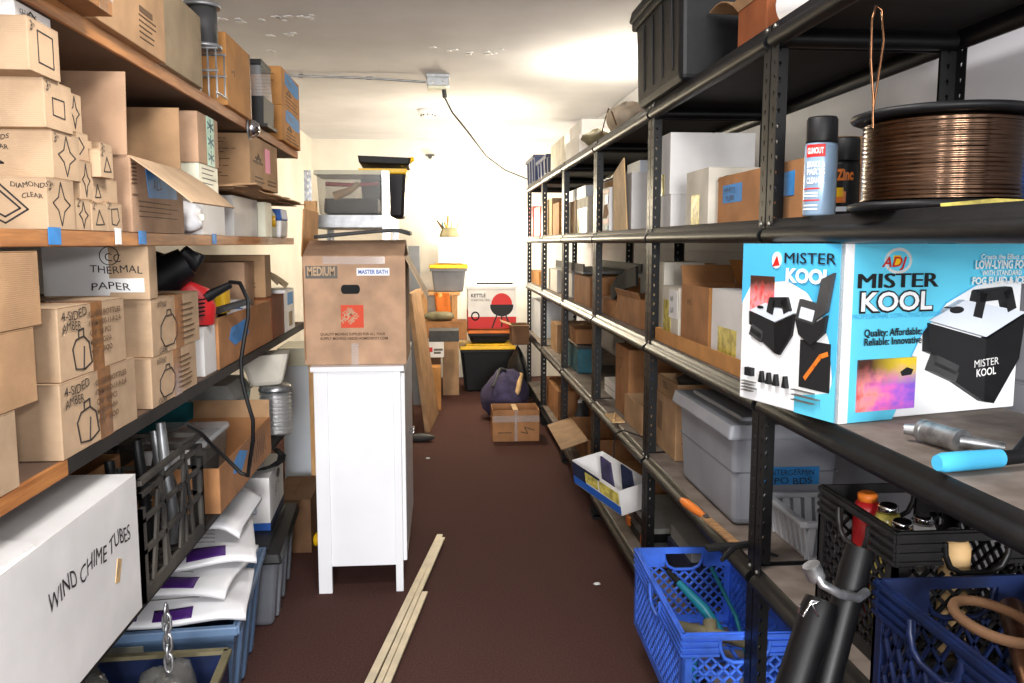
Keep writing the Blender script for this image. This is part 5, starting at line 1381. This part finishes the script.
# ---------------------------------------------------------------- middle shelf: the wide tray of cartons
Y0, Y1 = 2.20, 3.28
o = carton('wide shallow brown tray box holding cartons in the second bay', (.835, 1.26, Y0, Y1, L3, L3 + .05), 'kraftorange', opened=True)
Zt = L3 + .0065
yy = lambda px_, X=.86: at(px_, 320, X=X).y
TR = 'cartons standing in the shallow tray'
o = carton('white carton with yellow tape nearest in the shallow tray', (.860, 1.06, yy(742), yy(711) - .004, Zt, at(742, 293, X=.86).z), 'whitebox', group=TR); patch(o, 'L', .25, 0, .85, .50, 'tapeyellow', 'packing_tape')
patch(o, 'F', 0, 0, 1, 1, 'whitebox', 'end_panel')
o = carton('brown carton with raised flap in the middle of the shallow tray', (.858, 1.06, yy(709), yy(681) - .004, Zt, at(709, 288, X=.86).z), 'kraftbrown', group=TR, opened=True); flap(o, 'K', .07, 20, 'kraftdark'); flap(o, 'R', .09, -20, 'kraftorange'); txt(o, 'L', 'PVC', .25, .7, .03, 'printbrown', hand=.1, name='marker_writing')
patch(o, 'F', 0, 0, 1, 1, 'kraftorange', 'end_panel')
o = carton('white carton marked ARR GUE with yellow tape at the far side of the tray', (.857, 1.05, yy(679), 3.262, Zt, at(679, 288, X=.86).z), 'offwhite', group=TR); patch(o, 'L', .1, 0, .55, .75, 'tapeyellow', 'packing_tape'); patch(o, 'L', .45, .45, .95, .95, 'paper', 'paper_label'); txt(o, 'L', 'ARR', .5, .75, .026, 'ink', hand=.1, name='marker_writing'); txt(o, 'L', 'GUE', .52, .55, .026, 'ink', hand=.1, name='marker_writing')
o = carton('tall grey-white carton behind the marked one at the tray end', (.885, 1.05, yy(659) + .03, yy(655) + .12, L3 + .0065, at(660, 262, X=.88).z), 'offwhite')
o = carton('brown carton upright behind the tray cartons', (1.09, 1.24, 2.55, 3.0, Zt, at(690, 262, X=1.09).z), 'kraft', opened=True); flap(o, 'F', .08, 40, 'kraft')
T(MB().slab([(1.082, 2.26, L3 + .02), (1.082, 2.98, L3 + .02), (1.070, 2.98, L3 + .32), (1.070, 2.28, L3 + .27)], .004).build('grey_sheet', 'offwhite'), 'grey-white bent sheet lying over the tray cartons', 'sheet')
o = carton('narrow dark brown carton upright right behind the fog machine box', (.88, 1.055, 2.215, 2.30, Zt, at(740, 252, X=.87).z), 'kraftdark')
# third bay middle shelf
b_ = side(.87, 641, 617, 300, L3, w=.30)
o = carton('brown open carton with a white sheet in the third bay, middle shelf', b_, 'kraftbrown', opened=True); flap(o, 'L', .03, 20, 'kraftbrown')
o.scale = (1, 1, 1)
b2 = side(.87, 616, 597, 300, L3, w=.28)
o = carton('plain brown carton beside the open one, third bay middle shelf', (b2[0], b2[1], max(b2[2], b_[3] + .004), b2[3], b2[4], b2[5] - .01), 'kraftbrown')
zt = at(610, 262, X=1.12).z
T(MB().slab([(1.19, b_[2], L3), (1.19, b2[3], L3), (1.21, b2[3], zt), (1.21, b_[2], zt)], -.008).build('white_board', 'whitebox'), 'large white board standing behind the third bay cartons', 'board')
o = carton('brown upright carton between the posts, third bay middle shelf', (.90, 1.15, b_[2] - .16, b_[2] - .03, L3, at(640, 262, X=.9).z), 'kraft'); patch(o, 'L', .1, .2, .9, .6, 'tapeyellow', 'packing_tape')
pp = [at(x, y, X=.90) for x, y in ((612, 296), (618, 285), (627, 279), (637, 276))]
mb = MB()
for a, b3 in zip(pp, pp[1:]): mb.bar(a, b3, .012, .09, (0, 0, 1))
T(mb.build('curved_trim', 'blackmatte'), 'curved black rubber trim arching over the third bay carton', 'trim piece')
# fourth & fifth bay
b_ = side(.86, 590, 574, 278, L3, w=.3)
carton('brown carton pair on the fourth bay middle shelf', b_, 'kraftbrown')
shelfbox('big white carton on the fourth bay middle shelf', 572, 563, 272, L3, 'whitebox', .90, .3)
shelfbox('white carton on the fifth bay middle shelf', 557, 546, 270, L3, 'whitebox', .88, .3)
shelfbox('orange-brown carton on the farthest bay middle shelf', 539, 531, 272, L3, 'kraftorange', .868, .3)
Yg = b_[2]
o = empty('wire_tray', (1.06, 6.0, L3 + .17)); T(o, 'grey mesh tray spanning the fourth and fifth bays above the white cartons', 'tray')
o.location = (1.062, at(568, 262, X=.86).y, max(b_[5], L3 + .16) + .012)
MB().box(-.188, .188, -.55, .75, 0, .012).build('mesh', 'greytotedark', o)
MB().box(-.188, -.178, -.55, .75, .012, .06).build('edge', 'darkgrey', o); MB().box(.178, .188, -.55, .75, .012, .06).build('edge', 'darkgrey', o)

# ---------------------------------------------------------------- lower shelf
# grey tote with blue tape
near, far = at(738, 525, Z=L4), at(683, 478, Z=L4)
W = .33; L = far.y - near.y
o = tote('lidded grey tote with a blue tape label on the lower shelf', (.854 + W / 2, (near.y + far.y) / 2, L4), W, L + .06, .272, 'greytote', 'greytote', 0, .93, 0, .0, lidh=.045)
MB().box(-W * .49, W * .49, -(L + .06) * .488, (L + .06) * .488, .165, .171).build('band', 'greytotedark', o, bevel=.002)
DIM[o.name] = (W * .97, (L + .06) * .965, .27)
patch(o, 'F', .28, .48, .82, .68, 'tapeblue', 'masking_tape', t=.006); txt(o, 'F', 'INTERGERMIN', .33, .59, .024, 'ink', wide=.14, hand=.06, t=.0075, name='marker_writing'); txt(o, 'F', 'PO BDS', .38, .49, .028, 'ink', wide=.12, hand=.06, t=.0075, name='marker_writing')
# rasp with orange handle
c0, c1 = at(682, 500, Z=L4 + .016), at(705, 517, Z=L4 + .014); c2_ = at(735, 543, Z=L4 + .01)
o = empty('wood_rasp', tuple(c0)); T(o, 'long worn rasp with an orange wooden handle on the lower shelf', 'file')
MB().tube([(0, 0, 0), (c1 - c0) * .2, (c1 - c0) * .6, c1 - c0], [.009, .015, .014, .009], 12).build('handle', 'orange', o)
mb = MB(); mb.bar(c1 - c0, c2_ - c0, .026, .006, (0, 0, 1)); mb.build('blade', 'wood', o)
MB().tube([(c1 - c0) * 1.0, (c1 - c0) * 1.12], [.010, .009], 10).build('ferrule', 'darkgrey', o)
# black pliers across the front edge
a, b2, c2_ = at(706, 548, Z=L4 + .012), at(735, 546, Z=L4 + .014), at(768, 541, Z=L4 + .012)
o = empty('black_clamp', tuple(b2)); T(o, 'flat black clamp lying across the front of the lower shelf', 'clamp')
mb = MB(); mb.bar(a - b2, (0, 0, 0), .030, .014).bar((0, 0, 0), c2_ - b2, .020, .014); mb.build('body', 'blackmatte', o, bevel=.003)
MB().tube([at(722, 560, Z=L4 + .012) - b2, (0, 0, -.001)], [.006, .009], 8).build('arm', 'blackmatte', o)
c = at(748, 552, Z=L4 + .006)
mb = MB(); mb.tube([at(754, 548, Z=L4 + .005), at(765, 552, Z=L4 + .005), at(778, 556, Z=L4 + .005)], [.004, .007, .003], 8)
T(mb.build('scrap_hook', 'blackmatte'), 'small black hook lying on the lower shelf by the plastic basket', 'hook')
# grey plastic basket
a = at(803, 560, Z=L4); a.y = min(a.y, 2.10)
o = empty('plastic_basket', (1.06, a.y + .15, L4)); T(o, 'small grey plastic basket with finger-like slotted sides', 'basket')
X0 = a.x - .005
o.location.x = X0 + .12; w, d, h = .24, .26, .105
mb = MB()
for i in range(7):
    for sx in (-1, 1): y = -d / 2 + .02 + i * (d - .04) / 6; mb.hexa([(sx * (w / 2 - .02) - .004, y - .012, 0), (sx * (w / 2 - .02) + .004, y - .012, 0), (sx * (w / 2 - .02) + .004, y + .012, 0), (sx * (w / 2 - .02) - .004, y + .012, 0), (sx * w / 2 - .004, y - .012, h), (sx * w / 2 + .004, y - .012, h), (sx * w / 2 + .004, y + .012, h), (sx * w / 2 - .004, y + .012, h)])
    for sy in (-1, 1): x = -w / 2 + .02 + i * (w - .04) / 6; mb.hexa([(x - .011, sy * (d / 2 - .02) - .004, 0), (x + .011, sy * (d / 2 - .02) - .004, 0), (x + .011, sy * (d / 2 - .02) + .004, 0), (x - .011, sy * (d / 2 - .02) + .004, 0), (x - .011, sy * d / 2 - .004, h), (x + .011, sy * d / 2 - .004, h), (x + .011, sy * d / 2 + .004, h), (x - .011, sy * d / 2 + .004, h)])
mb.box(-w / 2 + .015, w / 2 - .015, -d / 2 + .015, d / 2 - .015, 0, .006)
mb.build('slotted_sides', 'basketgrey', o, bevel=.002)
mb = MB()
for a_, b_ in (((-1, -1), (1, -1)), ((1, -1), (1, 1)), ((1, 1), (-1, 1)), ((-1, 1), (-1, -1))): mb.bar((a_[0] * (w / 2 + .004), a_[1] * (d / 2 + .004), h), (b_[0] * (w / 2 + .004), b_[1] * (d / 2 + .004), h), .024, .016)
mb.build('rim', 'basketgrey', o, bevel=.005)
# black milk crate of paints
near, far = at(896, 533, X=.865), at(820, 478, X=.865)
L = far.y - near.y
CG = 'milk crates at the lower right'
o = crate('black milk crate of spray cans and jars on the lower shelf', (.865 + .165, (near.y + far.y) / 2, L4), .33, L, .295, 'blackcrate', 0, 'diamond', CG)
for i, (x, y, h, m, lb) in enumerate(((-.10, .07, .29, 'red', 'red can in the black milk crate'), (-.09, .0, .285, 'tapeyellow', 'yellowish can in the black milk crate'), (-.10, -.075, .275, 'galv', 'silver-topped jar in the black milk crate'), (.0, -.10, .26, 'tan', 'tan bottle in the black milk crate'), (.02, .05, .24, 'whitebox', 'white tube in the black milk crate'))):
    q = empty('paint_can', (o.location.x + x, o.location.y + y, L4 + .0095)); T(q, lb, 'can')
    MB().lathe([(.026, 0), (.029, .004), (.029, h - .03), (.022, h - .015)], 20).build('body', m, q); MB().lathe([(.021, h - .0148), (.021, h), (.016, h + .004)], 18).build('cap', 'orange' if i == 0 else 'chrome', q)
# dark blue crate with bronze pipes
p = at(875, 578, X=.80)
o = crate('dark navy milk crate with bronze pipes, nearest at the lower right', (.80 + .17, p.y - .20, L4), .34, .40, p.z - L4, 'navycrate', 0, 'hex', CG)
for i, (a, b_, r, lb) in enumerate((((-.105, -.165, .175), (.06, .14, .185), .023, 'thick bronze pipe in the navy milk crate'), ((-.03, -.165, .20), (.13, .12, .215), .02, 'bronze pipe lying higher in the navy milk crate'), ((-.05, -.15, .036), (.10, .15, .07), .02, 'brown pipe at the bottom of the navy milk crate'))):
    T(MB().tube([a, b_], r, 16).build('pipe', 'bronze', None, tuple(o.location)), lb, 'pipe')
T(MB().tube([(-.085 + .05 * math.cos(t_ / 24 * 6.28), -.02 + .08 * math.sin(t_ / 24 * 6.28), .242 + .0 * t_) for t_ in range(24)], .009, 8, closed=True, cap=False).build('hose_loop', 'kraftdim', None, tuple(o.location)), 'brown hose loop lying on the pipes in the navy crate', 'hose')
# black tubes with a shackle
o = empty('black_tube_stand', (0, 0, 0)); o.name = 'tube_jack'
T(o, 'pair of thick black steel tubes joined by a galvanised shackle, leaning on the shelving', 'tube')
Yt = 1.52
a, b_ = at(860, 548, Y=Yt - .02), at(815, 720, Y=Yt - .10); a2, b2 = at(822, 600, Y=Yt - .07), at(777, 740, Y=Yt - .14)
dn = (b_ - a).normalized(); k = (a.z - .0) / -dn.z; fa = a + dn * (k - .004)
dn2 = (b2 - a2).normalized(); k2 = a2.z / -dn2.z; fb = a2 + dn2 * (k2 - .004)
mb = MB(); mb.tube([a, a + (fa - a) * .03, fa], [.026, .028, .028], 20); mb.build('inner_tube', 'blackmetal', o)
mb = MB(); mb.tube([a2, a2 + (fb - a2) * .02, fb], [.030, .033, .033], 20); mb.build('outer_tube', 'blackmetal', o)
sh = [at(815, 572, Y=Yt - .10), at(822, 584, Y=Yt - .12), at(840, 594, Y=Yt - .11), at(858, 598, Y=Yt - .09), at(866, 592, Y=Yt - .07)]
MB().tube(sh, .0085, 12).build('shackle', 'galv', o); MB().tube([sh[0] + Vector((-.008, 0, .014)), sh[0] + Vector((.004, 0, -.012))], .016, 14).build('shackle_eye', 'galv', o)
hp = [at(x, y, Y=Yt - .125) for x, y in ((800, 605), (798, 612), (803, 617), (808, 608), (812, 601), (820, 601), (812, 604), (816, 612), (818, 616))]
MB().tube(hp, .0022, 6).build('hairpin', 'chrome', o)
# bright blue crate on the bottom shelf
near, far = at(684, 637, Z=L5 + .28), at(636, 549, Z=L5 + .28)
L = (far - near).length; yw = math.degrees(math.atan2(-(far.x - near.x), far.y - near.y)); wv = Vector((math.cos(R(yw)), math.sin(R(yw)), 0))
c = (near + far) / 2 + wv * .175; c.y += .016
o = crate('bright blue milk crate of tools sticking out of the bottom shelf', (c.x, c.y, L5), .35, L, .28, 'bluecrate', yw, 'diamond', CG)
tl = lambda x, y, z: o.matrix_basis @ Vector((x, y, z))
q = empty('bolt_cutter', (0, 0, 0)); T(q, 'turquoise-handled bolt cutter standing in the bright blue crate', 'tool')
MB().tube([tl(-.06, .16, .22), tl(-.0, .06, .17), tl(.05, -.02, .10)], [.012, .018, .015], 12).build('handle', 'turq', q); MB().tube([tl(.06, .2, .255), tl(.10, .05, .15), tl(.11, -.05, .05)], .007, 8).build('handle', 'turq', q); MB().tube([tl(-.09, .20, .245), tl(-.061, .162, .222)], [.008, .012], 10).build('head', 'blackmatte', q)
T(MB().tube([tl(-.14, .02, .14), tl(-.02, -.02, .135), tl(.13, -.10, .12)], [.022, .017, .020], 12).tube([tl(-.01, -.06, .10), tl(0, .0, .16)], .022, 10).build('wood_mallet', 'olive'), 'grey weathered mallet lying across the bright blue crate', 'mallet')
T(MB().tube([tl(-.10, -.16, .04), tl(-.06, -.04, .09)], [.016, .014], 12).build('screwdriver', 'turq'), 'small turquoise grip poking out of the bright blue crate', 'screwdriver')
# bottom shelf, third bay
A, B = at(575, 483, Y=3.92), at(622, 516, Y=3.60); dT = at(575, 459, Y=3.92) - A
o = empty('display_box', tuple((A + B) / 2), 0); T(o, 'blue and white display box tilted out of the bottom shelf', 'box')
D_ = (B - A); off = (A + B) / 2; wv = Vector((-D_.y, D_.x, 0)).normalized() * .18; wv.z = .02
if wv.x < 0: wv = Vector((D_.y, -D_.x, .02)).normalized() * .18
hz = Vector((0, 0, dT.z)) + wv * -.10
mb = MB(); P = [A - off, B - off, B + wv - off, A + wv - off]
for i in range(4):
    a, b_ = P[i], P[(i + 1) % 4]; mb.slab([a, b_, b_ + hz, a + hz], -.005)
mb.slab(P, .005)
mb.build('tray', 'whitebox', o)
n_ = -wv.normalized() * .0012
f2 = lambda u, v: A + D_ * u + hz * v + n_ - off
for u0, u1, v0, v1, m, nm in ((0, 1, .03, .36, 'blue', 'blue_band'), (0, .28, .36, .96, 'navy', 'blue_band'), (.28, .55, .42, .85, 'tapeyellow', 'green_print'), (.58, .98, .40, .88, 'tapeyellow', 'green_print'), (.28, .60, .86, .97, 'navy', 'blue_band')):
    MB().slab([f2(u0, v0), f2(u1, v0), f2(u1, v1), f2(u0, v1)], .0015, 0, -wv).build(nm, m, o)
for i, (u, w_, m, lb) in enumerate(((.30, .45, 'purple', 'purple packet slipped inside the tilted display box'), (.62, .62, 'navy', 'dark blue packet standing in the tilted display box'))):
    p = A + D_ * u + wv * w_ + Vector((0, 0, .014)); e_ = D_.normalized() * .09
    T(MB().slab([p, p + e_, p + e_ * .9 + hz * 1.2, p + e_ * .1 + hz * 1.25], .010, 0, wv).build('packet', m), lb, 'packet')
OC = 'grey tool cases with orange latches'
zc = L5
for i, (X, y0, y1, h, lb) in enumerate(((.868, 3.42, 3.95, .082, 'black tool case with orange latches, bottom of the case pile'), (.872, 3.42, 3.93, .060, 'grey tool case with orange latches in the middle of the pile'), (1.06, 3.40, 3.86, .15, 'grey-topped tool case at the top of the case pile'))):
    w_ = min(.38, 1.25 - X)
    q = empty('tool_case', (X + w_ / 2, (y0 + y1) / 2, zc)); T(q, lb, 'tool case', OC); d = y1 - y0
    MB().taper(w_ - .02, d - .01, w_, d, 0, h * .62).build('body', 'blackplastic', q, bevel=.008); MB().taper(w_, d, w_ - .02, d - .02, h * .62 + .0005, h).build('lid', 'lidgrey' if i else 'darkgrey', q, bevel=.008)
    for k in (-1, 1): MB().box(-w_ / 2 - .010, -w_ / 2 + .003, k * d * .28 - .03, k * d * .28 + .03, h * .35, h * .85).build('latch', 'orange', q, bevel=.003)
    zc += h + .001
b_ = (.90, 1.24, 2.96, 3.27, L5, L5 + .17)
o = carton('navy flat box at the back of the bottom shelf, second bay', b_, 'navy', name='storage_box'); 
o2 = carton('dusty grey slab box lying on the navy flat box', (.91, 1.22, 2.97, 3.26, L5 + .171, L5 + .225), 'offwhite', name='storage_box')
o2.data.materials[0] = M['decktop'] if False else M['lidgrey']
T(MB().tube([(.885, 3.56, L4 + .004), (.86, 3.62, L4 + .004), (.805, 3.70, L4 + .012), (.776, 3.73, L4 - .01), (.772, 3.74, L4 - .06), (.772, 3.745, .545)], .003, 6).build('thin_cable', 'blackmatte'), 'thin dark cable hanging over the lower shelf edge', 'cable')
# lower shelf, third bay
b_ = side(.88, 645, 628, 352, L4, w=.30); b1_ = side(.88, 627, 614, 340, L4, w=.3)
o = carton('tall brown carton in the third bay, lower shelf', (.89, 1.2, b1_[2], b1_[3], L4, at(620, 345, X=.89).z), 'kraftbrown')
draw(o, 'L', [[(.3, .8), (.45, .82), (.45, .7), (.35, .65), (.35, .6)]], .006, 'printbrown', 'printed_symbol')
o = carton('brown carton with its side split behind the post, lower shelf', (.87, 1.15, b_[2], b1_[2] - .01, L4, L4 + .13), 'kraft', opened=True)
o = T(MB().lathe([(.02, 0), (.11, .004), (.13, .012), (.13, .018), (.02, .02)], 28).build('round_cover', 'blue', None, (.97, (b_[2] + b1_[2]) / 2, L4 + .17), (0, R(70), 0)), 'round blue lid standing on edge in the split brown carton', 'lid')
o.location.z = L4 + .14
b_ = side(.90, 676, 656, 403, L4, w=.26)
z1 = at(676, 403, X=.90).z
o = carton('lower light-brown carton with printed lines beside the grey tote', (.90, 1.16, b_[2], b_[3], L4, z1), 'kraft'); wiggle_text(o, 'F', .1, .3, .7, .5, 5, 'printbrown', .003, seed=51)
for k in range(5): draw(o, 'L', [[(.1 + k * .06, .35), (.1 + k * .06, .85)]], .003, 'printbrown', 'text_print')
o = carton('upper open carton lettered TELL beside the grey tote', (.905, 1.16, b_[2], b_[3], z1 + .001, at(676, 385, X=.9).z), 'kraft', opened=True); txt(o, 'L', 'TELL', .30, .4, .035, 'printbrown', bold=.03)
T(MB().blob((0, 0, .04), (.07, .10, .04), 14, 8, 41, .3).build('dark_bag', 'darkgrey', None, (1.03, (b_[2] + b_[3]) / 2, z1 + .008)), 'dark plastic bag filling the lettered carton', 'bag')
Yw = side(.87, 616, 597, 372, L4)
o = carton('white paper carton with a seam in the third bay, lower shelf', (.93, 1.2, at(616, 400, X=.93).y + .05, min(4.80, at(597, 395, X=.93).y), L4, at(600, 373, X=.93).z), 'whitebox'); draw(o, 'L', [[(0, .5), (1, .52)]], .003, 'printgrey', 'seam')
T(MB().box(-.03, .03, -.12, .08, 0, .006).tube([(-.02, -.10, .01), (.02, .06, .01)], .006, 6).build('paper_litter', 'tan', None, (.828, at(600, 418, Z=L4).y, L4)), 'torn tan paper lying on the third bay lower shelf', 'paper')
# lower shelf, fourth bay: teal file case
b_ = side(.872, 577, 560, 345, L4, w=.17); b_ = b_[:3] + (b_[2] + .5,) + b_[4:]
o = empty('file_case', ((b_[0] + b_[1]) / 2, (b_[2] + b_[3]) / 2, L4)); T(o, 'teal file case with a pale metal edge on the fourth bay lower shelf', 'case')
w, d, h = .16, b_[3] - b_[2], at(572, 343, X=.868).z - L4
MB().box(-w / 2, w / 2, -d / 2, d / 2, 0, h - .02).build('body', 'teal', o, bevel=.006); MB().box(-w / 2 - .004, w / 2, -d / 2 - .004, d / 2 + .004, h - .0195, h).build('lid', 'darkgrey', o, bevel=.004); MB().box(-w / 2 - .0035, -w / 2 + .004, -d / 2 + .05, d / 2 - .1, h - .012, h + .002).build('metal_edge', 'ivory', o)
carton('brown carton on top of the teal file case', (.88, 1.02, b_[2] + .1, b_[2] + .35, L4 + h + .003, L4 + h + .10), 'kraftbrown')
shelfbox('tan upright carton in the fifth bay, lower shelf', 557, 551, 325, L4, 'kraft', .88, .3)
T(MB().blob((0, 0, .06), (.12, .06, .06), 14, 8, 44, .15).build('dark_bundle', 'blackmatte', None, (1.05, 6.93, L4)), 'dark cloth bundle in the fifth bay, lower shelf', 'bundle')
shelfbox('pale grey-white carton in the farthest bay, lower shelf', 540, 531, 302, L4, 'palepaint', .868, .3)
# bottom shelf, fourth to sixth bay
o = shelfbox('brown carton on the fifth bay bottom shelf', 558, 546, 392, L5, 'kraftbrown', .87, .3)
b_ = side(.87, 588, 566, 440, L5, w=.32); b_ = b_[:3] + (5.70,) + b_[4:]
o = carton('open brown carton with a wide flap hanging out, fourth bay bottom shelf', (.87, 1.2, b_[2], b_[3], L5, L5 + .16), 'kraftbrown', opened=True); flap(o, 'L', .17, 108, 'kraft')
for i, dy_ in enumerate((0, .1, .2)):
    q = empty('bottle', (.95 + .03 * i, b_[3] + .09 + dy_, L5)); T(q, ('dark bottle nearest behind the wide-flap carton', 'middle of the dark bottles behind the wide-flap carton', 'farthest dark bottle behind the wide-flap carton')[i], 'bottle', 'bottles on the bottom shelf')
    MB().lathe([(.035, 0), (.037, .006), (.037, .16), (.018, .20), (.014, .24)], 18).build('body', 'darkgrey', q); MB().lathe([(.016, .2405), (.016, .26)], 14).build('cap', 'whitebox', q)
carton('small brown carton in the third bay bottom shelf', (.92, 1.2, 4.06, 4.34, L5, L5 + .2), 'kraftbrown')
# blue/white things at the far right behind the spool
carton('white carton with a blue end behind the wire spool', (1.12, 1.28, 1.80, 1.98, L2, L2 + .20), 'offwhite', name='storage_box')
T(MB().blob((0, 0, .08), (.07, .09, .08), 16, 10, 61, .35).build('blue_bag', 'blue', None, (1.215, 1.66, L2 + .0)), 'blue and dark bag at the back behind the wire spool', 'bag').location.x = 1.232
